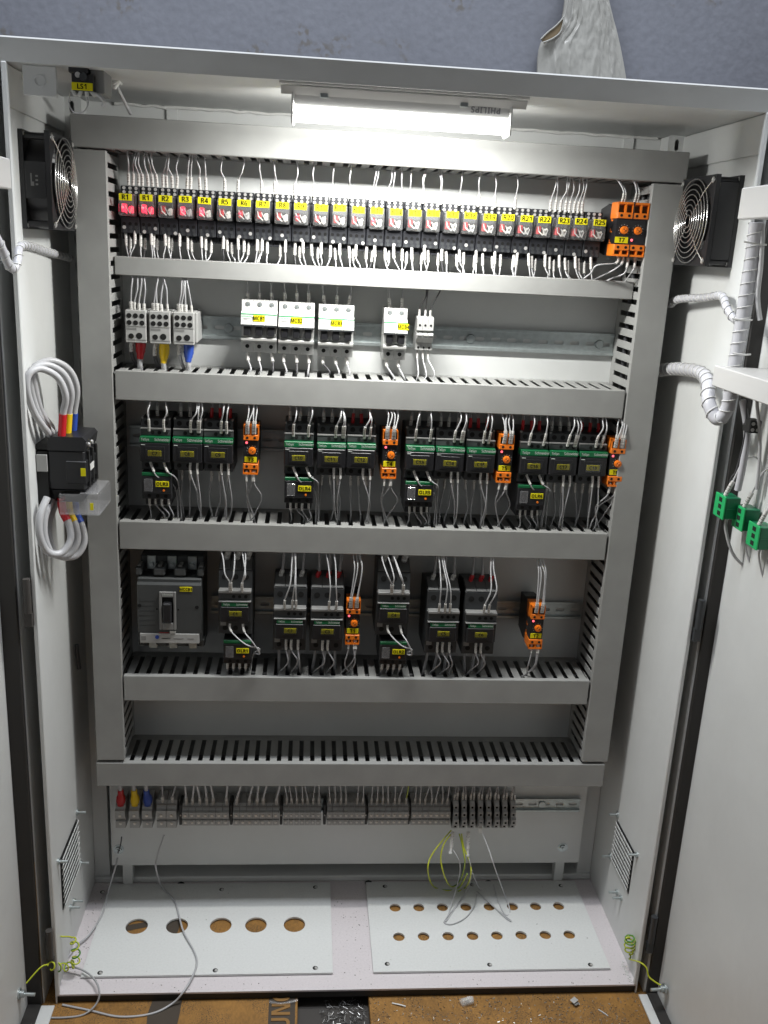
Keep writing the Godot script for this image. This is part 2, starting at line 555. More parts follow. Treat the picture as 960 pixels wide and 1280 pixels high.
# ------------------------------------------------------------------ setting
func setting() -> void:
	var o := part(self, "wall", G.new().bb(-2.5, 3.5, -0.5, 3.2, -0.20, -0.115), M["blue grey plaster"])
	o.set_meta("kind", "structure")
	o.set_meta("label", "blue grey painted rough wall behind the cabinet")
	# ground: dark concrete with two faced boards lying on it, a gap between
	o = part(self, "ground", G.new().bb(-2.5, 3.5, -0.12, -0.036, -0.115, 3.0), M["dark jamb"])
	o.set_meta("kind", "structure")
	o.set_meta("label", "dark dusty workshop floor under the boards")
	var a := on_floor(372, 1262, -0.018)
	var b := on_floor(462, 1262, -0.018)
	var l := part(self, "floor_board", G.new().bb(-0.9, a.x, -0.034, -0.018, -0.10, 1.2, 0.001), M["orange board"])
	tag(l, "orange brown faced board with black printed band under the cabinet", "board")
	var r := part(self, "floor_board", G.new().bb(b.x, 1.9, -0.033, -0.018, -0.10, 1.2, 0.001), M["orange board"])
	tag(r, "orange faced board strewn with metal chips under the cabinet", "board")
	var sh := part(self, "added_board_sheet", G.new().bb(0.0112, 0.3782, -0.0030, -0.0010, 0.0162, 0.1998), M["orange board"])  # added sheet, set close below the holes so the orange reads lit
	tag(sh, "orange brown board sheet added to catch light under the five large holes", "added sheet", "added sheets under the hole plates")
	var sh2 := part(self, "added_board_sheet", G.new().bb(0.4837, 0.8474, -0.0030, -0.0010, 0.0162, 0.1998), M["orange board"])
	tag(sh2, "orange brown board sheet added to catch light under the sixteen small holes", "added sheet", "added sheets under the hole plates")
	# printed black band and letters near the board's edge
	var p0 := on_floor(362, 1270, -0.0176)
	part(l, "printed_band", G.new().bb(a.x - 0.046, a.x - 0.004, -0.0179, -0.0174, 0.0, 0.5), M["board print"])
	lettering(l, "UNG", 0.030, M["board letter"], Vector3(a.x - 0.026, -0.0168, p0.z - 0.012), Vector3(-PI / 2, PI / 2, 0), 0.9, "printed_letters")
	var c := on_floor(205, 1268, -0.0176)
	var g := G.new()
	g.along_z(blob(0.024, 0.10, 18, 3), 0.0, 0.0005)
	var s := part(l, "printed_mark", g, M["board print"], c)
	s.rotation = Vector3(-PI / 2, 0, 0)
	g = G.new().along_z(PackedVector2Array([Vector2(-0.03, -0.012), Vector2(0.03, 0.004), Vector2(0.036, 0.02), Vector2(-0.028, 0.002)]), 0.0, 0.0005)
	s = part(sh, "printed_mark", g, M["board print"], Vector3(0.058, -0.0009, 0.104))
	s.rotation = Vector3(-PI / 2, 0, 0)
	g = G.new().along_z(blob(0.016, 0.028, 14, 5), 0.0, 0.0005)
	s = part(sh, "printed_mark", g, M["board print"], Vector3(0.117, -0.0009, 0.104))
	s.rotation = Vector3(-PI / 2, 0, 0)

func blob(rx: float, ry: float, k: int, seed_: int) -> PackedVector2Array:
	var out := PackedVector2Array()
	var f := noise(0.6, seed_, 2)
	for i in k:
		var t := TAU * i / k
		var w := 1.0 + 0.18 * f.get_noise_2d(cos(t) * 3.0, sin(t) * 3.0)
		out.append(Vector2(cos(t) * rx, sin(t) * ry) * w)
	return out

# ------------------------------------------------------------------ enclosure
func cabinet() -> void:
	var c := thing("electrical_cabinet", "light grey steel control cabinet with both doors swung open", "cabinet")
	var paint: Material = M["light grey paint"]
	part(c, "back_wall", G.new().bb(-0.042, 0.905, -0.0170, 1.345, -0.056, -0.053), paint)
	for s in [-1.0, 1.0]:
		var x: float = -0.0384 if s < 0 else 0.9016
		var w := part(c, "side_wall", G.new().bb(x, x + s * 0.002, -0.0170, 1.345, -0.053, 0.2523), paint)
		part(w, "front_lip", G.new().bb(x - s * 0.0045, x + s * 0.002, 0.0, 1.345, 0.2475, 0.2535, 0.0012), paint)
		part(w, "upper_rail", G.new().bb(x - s * 0.003, x, 1.296, 1.344, -0.05, 0.246, 0.0008), paint)
		# deep rebate between the wall edge and the door, in the cabinet's own paint
		var x1: float = -0.0600 if s < 0 else 0.9178
		part(w, "door_rebate", G.new().bb(x + s * 0.0022, x1 - s * 0.0013, -0.0170, 1.344, 0.176, 0.178).bb(x1 - s * 0.0012, x1, -0.0170, 1.344, 0.176, 0.2508), paint)
		# back corner upright with punched slots
		var u := part(c, "corner_upright", upright(x, s), paint)
		u.set_meta("label", "punched upright in the back corner")
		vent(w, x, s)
	# roof with its folded front edge
	var rf := part(c, "roof", G.new().bb(-0.13, 0.99, 1.3452, 1.3475, -0.056, 0.2475).bb(-0.13, 0.99, 1.3695, 1.372, -0.056, 0.2475), M["light grey paint"])
	part(rf, "front_edge", G.new().along_x(PackedVector2Array([Vector2(0.2478, 1.3450), Vector2(0.2520, 1.3450), Vector2(0.2558, 1.3702), Vector2(0.2551, 1.3715), Vector2(0.2535, 1.3722), Vector2(0.2478, 1.3722)]), -0.13, 0.99), M["light grey paint"])
	# sealant run along the roof's rear seam
	var pts := []
	for i in 60:
		pts.append(Vector3(0.03 + 0.0142 * i, 1.3435 + jit(0.0012), -0.0505 + jit(0.001)))
	var radii := PackedFloat32Array()
	var path := spline(pts, 3)
	for i in path.size():
		radii.append(0.0022 + 0.0016 * absf(sin(i * 1.7)) * rng.randf())
	part(rf, "sealant_bead", G.new().tube(path, 0.003, 6, true, radii), M["white plastic"])
	part(rf, "corner_bracket", G.new().bb(-0.020, 0.020, 1.3105, 1.3448, 0.236, 0.2395, 0.0012).ring(Vector3(0.0, 1.328, 0.2395), Vector3(0.0, 1.328, 0.2403), 0.0056, 0.0070), M["light grey paint"])
	for k in [[0.115, -1.0], [0.822, 1.0]]:
		part(rf, "back_tab", G.new().bb(k[0] - 0.008, k[0] + 0.008, 1.29, 1.3445, -0.0525, -0.049), paint)
	# floor: a frame around the two cable openings, and a front fold whose dark colour stands for its shade
	var f := G.new()
	f.bb(-0.0384, 0.9016, -0.003, 0.0, 0.2003, 0.2523)
	f.bb(-0.0384, 0.9016, -0.003, 0.0, -0.053, 0.0157)
	f.bb(-0.0384, 0.0105, -0.003, 0.0, 0.0157, 0.2003)
	f.bb(0.3790, 0.4830, -0.003, 0.0, 0.0157, 0.2003)
	f.bb(0.8480, 0.9016, -0.003, 0.0, 0.0157, 0.2003)
	var fl := part(c, "bottom_panel", f, M["pinkish floor paint"])
	part(fl, "shaded_front_fold", G.new().bb(-0.0384, 0.9016, -0.0172, -0.0032, 0.243, 0.2490), M["seal and shade dark"])  # shade under the floor edge put into the dark colour of the fold
	part(fl, "rear_fold", G.new().bb(-0.0384, 0.9016, 0.0002, 0.012, -0.0528, -0.012, 0.002), paint)
	for k in 26:
		part(fl, "paint_chip", shape("chip%d" % (k % 4), func(): return G.new().box(Vector3.ZERO, Vector3(0.002 + 0.001 * (k % 3), 0.0016, 0.0015 + 0.0006 * (k % 2)), 0.0006)), M["white plastic"], Vector3(0.8965 - absf(jit(0.006)), 0.0006, 0.20 + 0.05 * rng.randf()))
	# mounting plate on two feet
	var mp := part(c, "mounting_plate", G.new().bb(-0.0025, 0.8692, 0.048, 1.318, -0.0025, 0.0), M["light grey paint"])
	for x in [0.024, 0.835]:
		part(mp, "foot", G.new().bb(x - 0.009, x + 0.009, 0.003, 0.0478, -0.022, -0.004, 0.001), paint)
		part(mp, "bolt", bolt(0.0065, 0.004), M["zinc"], Vector3(x if x > 0.5 else 0.010, 0.082, 0.0))
	for k in [[0.12, 0.0], [0.47, 0.0], [0.70, 0.002]]:
		part(fl, "bolt", bolt_up(0.005, 0.003), M["matt black"], Vector3(k[0], 0.0005, -0.006 + k[1]))
	# hinges
	for k in [[875.0, 768.0, 1.0, 0.045], [816.0, 1162.0, 1.0, 0.05], [34.0, 745.0, -1.0, 0.05], [62.0, 1180.0, -1.0, 0.05]]:
		var h := at(k[0], k[1], 0.258)
		part(c, "hinge", G.new().cyl(h - Vector3(0, k[3] / 2, 0), h + Vector3(0, k[3] / 2, 0), 0.0052, 0.0052, 12).bb(h.x - 0.005, h.x + 0.005, h.y - k[3] / 2 - 0.02, h.y - k[3] / 2 - 0.001, h.z - 0.006, h.z + 0.002), M["dark jamb"] if k[2] < 0 else M["charcoal plastic"])
	# doors
	var d := part(c, "door", G.new().bb(0.9375, 0.9395, -0.0165, 1.366, 0.2555, 0.78), paint)
	d.set_meta("label", "open door carrying white ducts and green plugs")
	part(d, "seal", G.new().bb(0.9190, 0.9380, -0.0145, 1.35, 0.2510, 0.2575, 0.001).bb(0.9200, 0.9372, -0.0170, -0.0115, 0.2580, 0.78, 0.001), M["seal and shade dark"])
	part(d, "folded_edge", G.new().bb(0.9050, 0.9197, -0.0172, -0.0140, 0.2585, 0.78, 0.0005).bb(0.9181, 0.9190, -0.0145, 1.35, 0.2502, 0.2530), paint)
	d = part(c, "door", G.new().bb(-0.0845, -0.0825, -0.0165, 1.366, 0.2555, 0.78), paint)
	d.set_meta("label", "open door beside the coiled grey cables")
	part(d, "seal", G.new().bb(-0.0828, -0.0602, -0.0145, 1.35, 0.2510, 0.2575, 0.001).bb(-0.0822, -0.0615, -0.0170, -0.0115, 0.2580, 0.78, 0.001), M["seal and shade dark"])
	part(d, "folded_edge", G.new().bb(-0.0612, -0.0405, -0.0172, -0.0140, 0.2585, 0.78, 0.0005), paint)

func upright(x: float, s: float) -> G:
	# faces the door opening, 24 mm wide, with a row of slots
	var g := G.new()
	var xa := x - s * 0.0005
	var xb := x - s * 0.026
	var u0 := minf(xa, xb)
	var u1 := maxf(xa, xb)
	var o := Transform3D(Basis(), Vector3(0, 0, -0.018))
	var y := 0.0
	while y < 1.33:
		if y < 0.62:
			g.bb(u0, u1, y, y + 0.0375, -0.020, -0.018)
		else:
			g.holed(o, u0, u1, y, y + 0.0375, Vector2((u0 + u1) / 2, y + 0.019), 0.0035, 0.009, 0.002, 4.0, 12)
		y += 0.0375
	g.bb(xb - 0.001, xb + 0.001, 0.0, 1.344, -0.052, -0.0182)
	return g

func bolt(r: float, h: float) -> Mesh:
	return shape("bolt %.4f" % r, func(): return G.new().cyl(Vector3.ZERO, Vector3(0, 0, 0.001), r * 1.5, r * 1.5, 16).cyl(Vector3(0, 0, 0.001), Vector3(0, 0, h), r, r * 0.96, 6).cyl(Vector3(0, 0, h), Vector3(0, 0, h + 0.002), r * 0.45, r * 0.4, 10))
func bolt_up(r: float, h: float) -> Mesh:
	return shape("boltup %.4f" % r, func(): return G.new().cyl(Vector3.ZERO, Vector3(0, 0.001, 0), r * 1.4, r * 1.4, 14).cyl(Vector3(0, 0.001, 0), Vector3(0, h, 0), r, r, 6))

func vent(w: Node, x: float, s: float) -> void:
	# louvred air opening low in the side wall: tilted slats over a flat sheet coloured black for the shade of the opening, four long studs at its corners
	var z0 := 0.083 if s > 0 else 0.092
	var z1 := 0.172 if s > 0 else 0.197
	var y0 := 0.114 if s > 0 else 0.113
	var y1 := 0.197 if s > 0 else 0.209
	var inn := -s
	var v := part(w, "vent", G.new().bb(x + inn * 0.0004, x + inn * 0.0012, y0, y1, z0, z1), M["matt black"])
	v.set_meta("label", "louvred air vent with pale slats")
	var rows := 9
	for k in rows:
		for j in 3:
			var zz := lerpf(z0, z1, (j + 0.5) / 3.0)
			var sl := part(v, "slat", shape("slat%s%s" % [s, z1], func(): return G.new().box(Vector3.ZERO, Vector3(0.0014, (y1 - y0) / rows * 0.84, (z1 - z0) / 3.0 * 0.95), 0.0005)), M["light grey paint"], Vector3(x + inn * 0.0035, lerpf(y0, y1, (k + 0.5) / rows), zz))
			sl.rotation.z = inn * -0.25
	for q in [[y1 + 0.010, z0 - 0.004], [y1 + 0.004, z1 + 0.012], [y0 + 0.002, z0 - 0.010], [y0 - 0.034, z0 + 0.042], [y0 - 0.03, z0 + 0.062]]:
		part(w, "stud", shape("stud%s" % s, func(): return G.new().cyl(Vector3.ZERO, Vector3(-s * 0.003, 0, 0), 0.0055, 0.0055, 6).cyl(Vector3(-s * 0.003, 0, 0), Vector3(-s * 0.016, 0, 0), 0.0022, 0.0022, 8)), M["zinc"], Vector3(x, q[0], q[1]))

# ------------------------------------------------------------------ lamp
func lamp() -> void:
	# steel angle under the roof's front edge
	var y := 1.3449
	var br := thing("lamp_bracket", "white steel angle under the roof edge holding the glowing batten", "bracket", Vector3(0.437, y, 0.2385))
	part(br, "top_flange", G.new().bb(-0.152, 0.158, -0.0025, 0.0, -0.012, 0.0075, 0.0005), M["white plastic"])
	part(br, "lip", G.new().box(Vector3(0.003, -0.0085, 0.002), Vector3(0.306, 0.0110, 0.0018), 0.0005, Basis(Vector3(1, 0, 0), 0.6)), M["white plastic"])
	# the batten lamp itself
	var l := thing("batten_lamp", "glowing white batten lamp hanging under the cabinet roof", "lamp", Vector3(0.438, 1.3195, 0.222))
	var half := 0.134
	part(l, "body", G.new().along_x(PackedVector2Array([Vector2(-0.0185, 0.017), Vector2(0.0172, 0.017), Vector2(0.0140, 0.001), Vector2(-0.0165, 0.001)]), -half, half), M["white plastic"])
	var arc := PackedVector2Array()
	arc.append(Vector2(0.0175, 0.0005))
	for i in 13:
		var t := PI * i / 12.0
		arc.append(Vector2(cos(t) * 0.0185 - 0.001, -0.005 - sin(t) * 0.0125))
	arc.append(Vector2(-0.0185, 0.0005))
	part(l, "diffuser", G.new().along_x(arc, -half + 0.001, half - 0.001), M["lamp diffuser"])
	for s in [-1.0, 1.0]:
		part(l, "end_cap", G.new().bb(s * half, s * (half + 0.004), -0.0200, 0.0175, -0.0205, 0.0185, 0.002), M["white plastic"])
	for x in [-0.098, 0.076]:
		part(l, "clip", G.new().bb(x - 0.005, x + 0.005, 0.010, 0.0205, 0.0162, 0.0185, 0.0006), M["zinc"])
	lettering(l, "PHILIPS", 0.0075, M["grey print"], Vector3(0.104, 0.0085, 0.0157), Vector3(0.2, 0, PI), 1.0)
	var down := AreaLight3D.new()
	down.name = "lamp_light"
	down.area_size = Vector2(2.0 * half - 0.006, 0.026)
	down.light_color = Color(1.0, 1.0, 0.985)
	down.light_energy = 0.47
	down.area_range = 6.0
	down.area_attenuation = 2.0
	down.shadow_enabled = true
	l.add_child(down)
	down.position = Vector3(0, -0.0205, -0.001)
	down.rotation.x = -PI / 2
	for i in 4:
		var o := OmniLight3D.new()
		o.name = "lamp_glow"
		o.light_color = Color(1.0, 1.0, 0.985)
		o.light_energy = 0.022
		o.light_size = 0.009
		o.omni_range = 6.0
		o.omni_attenuation = 2.0
		o.shadow_enabled = true
		l.add_child(o, true)
		o.position = Vector3(-0.105 + 0.07 * i, -0.008, -0.001)

# ------------------------------------------------------------------ wire ducts
func ducts() -> void:
	duct(Vector2(-0.0029, 0.8686), Vector2(1.2688, 1.3097), true, "long grey slotted wire duct above the relay row", false, true)
	duct(Vector2(0.0, 0.0448), Vector2(0.3208, 1.2668), false, "upright grey slotted wire duct beside the red, yellow and blue sleeved blocks", true, false)
	duct(Vector2(0.8187, 0.8641), Vector2(0.3208, 1.2668), false, "upright grey slotted wire duct beside the two-dial timer", false, true)
	duct(Vector2(0.0462, 0.8182), Vector2(1.1000, 1.1252), true, "narrow grey wire duct between the relays and the circuit breakers", true, false, 0.068)
	duct(Vector2(0.0468, 0.8160), Vector2(0.9221, 0.9645), true, "grey slotted wire duct between the circuit breakers and the contactors", true, false)
	duct(Vector2(0.0468, 0.8160), Vector2(0.6903, 0.7342), true, "grey slotted wire duct right above the big moulded breaker", true, false)
	duct(Vector2(0.0468, 0.8160), Vector2(0.4310, 0.4745), true, "grey slotted wire duct right under the big moulded breaker", true, false)
	duct(Vector2(-0.0020, 0.8617), Vector2(0.2732, 0.3159), true, "long grey slotted wire duct just above the terminal block row", true, false)

func duct(x: Vector2, y: Vector2, level: bool, label: String, first: bool, second: bool, deep := D) -> void:
	# level: fingers on top (first) or underneath (second); upright: fingers on the +x side (first) or the -x side (second)
	var o := thing("wire_duct", label, "wire duct", Vector3(x.x, y.x, 0.0), "wire ducts on the mounting plate")
	var w := x.y - x.x
	var h := y.y - y.x
	var p: Material = M["duct plastic"]
	var t := 0.0016
	var g := G.new().bb(0, w, 0, h, 0.0004, 0.002)
	var near := 0.017
	if level:
		g.bb(0, w, h - t, h, 0.002, near if first else deep - 0.010)
		g.bb(0, w, 0, t, 0.002, near if second else deep - 0.010)
	else:
		g.bb(w - t, w, 0, h, 0.002, near if first else deep - 0.010)
		g.bb(0, t, 0, h, 0.002, near if second else deep - 0.010)
	part(o, "base", g, p)
	var lid := part(o, "cover", G.new().bb(0.0004 + absf(jit(0.0008)), w - 0.0004 - absf(jit(0.0008)), -0.0006, h + 0.0006, deep - 0.0092, deep, 0.0012) if level else G.new().bb(-0.0002, w + 0.0002, 0.0005, h - 0.0012, deep - 0.0092, deep, 0.0012), p)
	lid.rotation.z = jit(0.0006) if level else jit(0.0004)
	var length := w if level else h
	var pitch := 0.0186
	var fl := deep - 0.0094 - near
	var count := int(length / pitch)
	var m := shape("finger%s%.3f" % [level, deep], func(): return G.new().box(Vector3.ZERO, Vector3(0.0116, t, fl) if level else Vector3(t, 0.0116, fl), 0.0004))
	for k in count:
		var c := (k + 0.5) * length / count
		var side := (h - t / 2 if first else t / 2) if level else (w - t / 2 if first else t / 2)
		part(o, "finger", m, p, Vector3(c, side, near + fl / 2) if level else Vector3(side, c, near + fl / 2))
	# wires lying inside, coloured dark to carry the shade in the slots
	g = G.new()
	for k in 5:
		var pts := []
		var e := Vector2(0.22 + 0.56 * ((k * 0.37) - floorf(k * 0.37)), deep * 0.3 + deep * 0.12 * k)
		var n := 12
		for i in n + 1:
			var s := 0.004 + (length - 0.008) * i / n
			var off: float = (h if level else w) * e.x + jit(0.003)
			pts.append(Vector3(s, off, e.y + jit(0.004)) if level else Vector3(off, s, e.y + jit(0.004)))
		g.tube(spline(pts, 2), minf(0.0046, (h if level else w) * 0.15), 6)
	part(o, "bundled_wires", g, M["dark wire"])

# ------------------------------------------------------------------ rails
func rails() -> void:
	rail(0.050, 0.816, 1.187, 1.0, "zinc mounting rail behind the relay sockets")
	rail(0.050, 0.818, 1.025, 1.0, "long zinc slotted mounting rail carrying the circuit breakers", [0.205, 0.585, 0.795])
	rail(0.050, 0.816, 0.850, 1.0, "zinc mounting rail behind the upper contactor row")
	rail(0.178, 0.8165, 0.566, 0.9, "zinc mounting rail behind the contactors beside the moulded breaker", [0.742])
	rail(0.012, 0.8565, 0.1775, 0.8, "zinc slotted mounting rail carrying the terminal blocks", [0.785])
func rail(x0: float, x1: float, y: float, k: float, label: String, screws := []) -> void:
	var o := thing("mounting_rail", label, "rail", Vector3(x0, y, 0.0), "mounting rails on the plate")
	var w := x1 - x0
	var g := G.new()
	for s in [-1.0, 1.0]:
		g.bb(0, w, s * 0.0175 * k, s * 0.0125 * k, 0.0062, 0.0075, 0.0004)
		g.bb(0, w, s * 0.0135 * k, s * 0.0122 * k, 0.0012, 0.0062)
	var n := int(w / 0.0255)
	for i in n:
		g.holed(Transform3D(Basis(), Vector3(0, 0, 0.0022)), w * i / n, w * (i + 1) / n, -0.0125 * k, 0.0125 * k, Vector2(w * (i + 0.5) / n, 0), 0.0078, 0.0031, 0.0012, 4.0, 16)
	part(o, "profile", g, M["zinc"])
	for x in screws:
		part(o, "screw", shape("rail screw", func(): return G.new().cyl(Vector3.ZERO, Vector3(0, 0, 0.003), 0.0072, 0.0060, 16).ring(Vector3(0, 0, 0.003), Vector3(0, 0, 0.0034), 0.0022, 0.0040, 12)), M["zinc"], Vector3(x - x0, 0.0, 0.0022))

# ------------------------------------------------------------------ gland plates on the floor
func gland_plates() -> void:
	var flat := Transform3D(Basis(Vector3(1, 0, 0), Vector3(0, 0, 1), Vector3(0, 1, 0)), Vector3(0, 0.0050, 0))   # u = x, w = z
	var g := G.new()
	var x0 := -0.0087
	var x1 := 0.3973
	var hx := [0.0597, 0.1286, 0.2038, 0.2649, 0.3321]
	for i in 5:
		var a: float = x0 if i == 0 else (hx[i - 1] + hx[i]) / 2.0
		var b: float = x1 if i == 4 else (hx[i + 1] + hx[i]) / 2.0
		g.holed(flat, a, b, 0.080, 0.136, Vector2(hx[i], 0.1075), 0.0188, 0.0188, 0.0034, 2.0, 32)
	g.bb(x0, x1, 0.0016, 0.0050, -0.003, 0.080).bb(x0, x1, 0.0016, 0.0050, 0.136, 0.2209)
	var o := thing("gland_plate", "pale steel floor plate with five large round holes", "gland plate", Vector3.ZERO)
	part(o, "sheet", g, M["pale plate paint"])
	plate_screws(o, [[128, 1115], [277, 1112], [394, 1109], [125, 1216], [269, 1213], [394, 1210]])
	g = G.new()
	x0 = 0.4642
	x1 = 0.8669
	for row in 2:
		var z := 0.0675 + 0.0735 * row
		for i in 8:
			var c := lerpf(0.514, 0.8175, i / 7.0)
			var a := x0 if i == 0 else c - 0.02168
			var b := x1 if i == 7 else c + 0.02168
			g.holed(flat, a, b, z - 0.02, z + 0.02, Vector2(c, z), 0.0102, 0.0102, 0.0034, 2.0, 24)
	g.bb(x0, x1, 0.0016, 0.0050, -0.003, 0.0475).bb(x0, x1, 0.0016, 0.0050, 0.0875, 0.121).bb(x0, x1, 0.0016, 0.0050, 0.161, 0.2209)
	o = thing("gland_plate", "pale steel floor plate with two rows of eight small holes", "gland plate", Vector3.ZERO)
	part(o, "sheet", g, M["pale plate paint"])
	plate_screws(o, [[481, 1108], [590, 1106], [701, 1107], [484, 1205], [612, 1206], [738, 1206]])
func plate_screws(o: Node, spots: Array) -> void:
	for s in spots:
		var p := on_floor(s[0], s[1], 0.0051)
		part(o, "screw_hole", shape("plate screw", func(): return G.new().cyl(Vector3.ZERO, Vector3(0, 0.0004, 0), 0.0042, 0.0042, 14)), M["matt black"], p)
		part(o, "screw", shape("plate screw head", func(): return G.new().cyl(Vector3.ZERO, Vector3(0, 0.0012, 0), 0.0028, 0.0022, 10)), M["steel"], p + Vector3(0.0012, 0.0005, 0.001))

# ------------------------------------------------------------------ relays
func label_plate(parent: Node, words: String, w: float, h: float, where: Vector3, called := "label", text_h := 0.0) -> void:
	var o := part(parent, called, shape("label %.4f %.4f" % [w, h], func(): return G.new().box(Vector3.ZERO, Vector3(w, h, 0.0008), 0.0002)), M["yellow label"], where)
	if words:
		var th := text_h if text_h > 0.0 else h * 0.62
		var k := minf(1.0, w * 0.9 / (th * 0.8 * words.length()))
		lettering(o, words, th, M["black print"], Vector3(0, 0, 0.0005), Vector3.ZERO, k)

func row_relays() -> void:
	var pitch := 0.02731
	var y0 := 1.187
	var top := []
	for i in 26:
		var called := "R1" if i == 0 else "R%d" % i
		var which := "end relay with larger R1 lettering" if i == 0 else "relay %s" % called
		var x := 0.0678 + pitch * i
		var o := thing("relay_socket", "black screw terminal socket under the %s" % which, "relay socket", Vector3(x, y0, 0.0), "relay sockets in a row")
		part(o, "body", shape("socket body", func():
			return G.new().bb(-0.0133, 0.0133, -0.035, 0.034, 0.0078, 0.036, 0.0006).bb(-0.0131, 0.0131, 0.0262, 0.0365, 0.030, 0.047, 0.0006).bb(-0.0131, 0.0131, -0.0285, -0.005, 0.036, 0.052, 0.0008).bb(-0.0131, 0.0131, -0.0372, -0.0288, 0.036, 0.044, 0.0006).bb(-0.0131, 0.0131, -0.002, 0.0255, 0.036, 0.050, 0.0008)), M["socket black"])
		for k in 3:
			for tier in 2:
				part(o, "terminal_screw", shape("relay screw", func(): return G.new().cyl(Vector3.ZERO, Vector3(0, 0, 0.0016), 0.0024, 0.0021, 10).box(Vector3(0, 0, 0.0017), Vector3(0.0036, 0.0006, 0.0004))), M["steel"], Vector3(-0.0085 + 0.0085 * k, 0.0336 - 0.0056 * tier, 0.0472))
				part(o, "terminal_hole", shape("relay hole", func(): return G.new().cyl(Vector3.ZERO, Vector3(0, 0, 0.0004), 0.0024, 0.0024, 10)), M["hole black"], Vector3(-0.0085 + 0.0085 * k, -0.0155 - 0.0165 * tier, 0.0522 - 0.008 * tier))
				part(o, "lower_screw", shape("relay low screw", func(): return G.new().ring(Vector3.ZERO, Vector3(0, 0, 0.0007), 0.0011, 0.0026, 10).cyl(Vector3.ZERO, Vector3(0, 0, 0.0005), 0.0011, 0.0011, 8)), M["steel"] if (i * 3 + k + tier * 2) % 5 == 0 else M["charcoal plastic"], Vector3(-0.0085 + 0.0085 * k + 0.0012 * tier, -0.0205 - 0.0050 * tier, 0.0521))
		var r := thing("plug_in_relay", "clear cased plug-in %s with %s inside" % [("relay marked %s in larger lettering" % called) if i == 0 else "relay marked %s" % called, "red glow" if i in [0, 1, 3, 4] else "pale parts"], "relay", Vector3(x, 1.1975, 0.052), "plug-in relays in a row")
		r.rotation = Vector3(jit(0.012), jit(0.020), jit(0.016))
		r.position.x += jit(0.0005)
		var lit := i in [0, 1, 3, 4]
		var half := i in [6, 9, 13]
		part(r, "base", shape("relay base", func(): return G.new().bb(-0.0105, 0.0105, -0.0155, 0.0145, 0.0, 0.006, 0.0006)), M["charcoal plastic"])
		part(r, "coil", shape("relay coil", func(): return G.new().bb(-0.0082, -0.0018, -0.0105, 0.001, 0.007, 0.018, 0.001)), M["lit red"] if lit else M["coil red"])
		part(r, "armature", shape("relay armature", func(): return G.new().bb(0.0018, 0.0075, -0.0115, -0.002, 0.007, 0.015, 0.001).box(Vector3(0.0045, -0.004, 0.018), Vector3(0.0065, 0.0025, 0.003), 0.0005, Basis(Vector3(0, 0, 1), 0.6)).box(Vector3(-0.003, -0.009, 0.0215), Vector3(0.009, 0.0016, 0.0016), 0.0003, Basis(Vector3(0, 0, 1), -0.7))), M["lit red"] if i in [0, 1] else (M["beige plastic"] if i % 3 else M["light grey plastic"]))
		part(r, "contact_spring", shape("relay spring", func(): return G.new().box(Vector3(0.001, -0.006, 0.022), Vector3(0.0012, 0.011, 0.0008), 0.0, Basis(Vector3(0, 0, 1), 0.5)).box(Vector3(0.006, -0.008, 0.0215), Vector3(0.0012, 0.009, 0.0008), 0.0, Basis(Vector3(0, 0, 1), -0.3)).box(Vector3(-0.0065, -0.0035, 0.0215), Vector3(0.0012, 0.008, 0.0008), 0.0, Basis(Vector3(0, 0, 1), 0.2))), M["steel"])
		if lit or half:
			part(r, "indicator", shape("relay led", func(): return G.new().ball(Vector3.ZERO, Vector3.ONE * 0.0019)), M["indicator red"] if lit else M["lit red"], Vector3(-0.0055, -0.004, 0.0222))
		part(r, "cover", shape("relay cover", func(): return G.new().bb(-0.0106, 0.0106, -0.0156, 0.0146, 0.0062, 0.027, 0.0018)), M["clear cover"])
		label_plate(r, called, 0.0180 + jit(0.0008), 0.0092, Vector3(jit(0.0007), 0.0102 + jit(0.0006), 0.0277), "label", 0.0068)
	# wires up into the duct above: pixel column at the terminal, at the duct
	var ups := []
	for e in [[148, 145], [175, 190], [208, 210], [232, 214], [266, 258], [293, 262], [320, 285], [355, 375], [378, 380], [410, 384], [437, 460], [498, 520], [520, 528], [577, 550], [612, 608], [725, 705], [805, 850]]:
		ups.append([130 + e[0] / 4.8, 130 + e[1] / 4.8])
	for e in [[35, 25], [116, 92], [122, 112], [232, 255], [345, 345], [453, 490], [565, 560], [700, 718], [712, 724], [790, 806], [820, 818]]:
		ups.append([320 + e[0] / 4.8, 320 + e[1] / 4.8])
	for e in [[5, 25], [68, 100], [166, 188], [174, 194], [299, 288], [304, 296], [443, 480], [585, 600], [710, 700], [860, 885]]:
		ups.append([500 + e[0] / 6.0, 500 + e[1] / 6.0])
	for e in [[207, 245], [235, 255], [262, 303], [290, 312], [312, 325], [335, 372], [358, 380], [380, 398]]:
		ups.append([640 + e[0] / 4.36, 640 + e[1] / 4.36])
	for e in ups:
		var ty: float = 228.0 + (e[0] - 157.0) * 0.0625
		var dy: float = 193.0 + (e[1] - 157.0) * 0.0535
		var a := at(e[0], ty + 3.0, 0.050)
		var b := at(e[1], dy, 0.062)
		b.y = 1.276
		var i := clampi(roundi((a.x - 0.0678) / pitch), 0, 25)
		var mid := a.lerp(b, 0.55) + Vector3((a.x - b.x) * 0.18, 0.0, 0.006 + jit(0.003))
		wire([a, a + Vector3((b.x - a.x) * 0.1, 0.016, 0.002), mid, b], 0.00095, M["white wire"], "white sleeved wire rising from relay %s into the duct above" % ("R%d" % maxi(i, 1)), "wires above the relays", [[0, 0.0165, 0.0022, M["sleeve"]]])
	# wires down into the narrow duct
	var downs := []
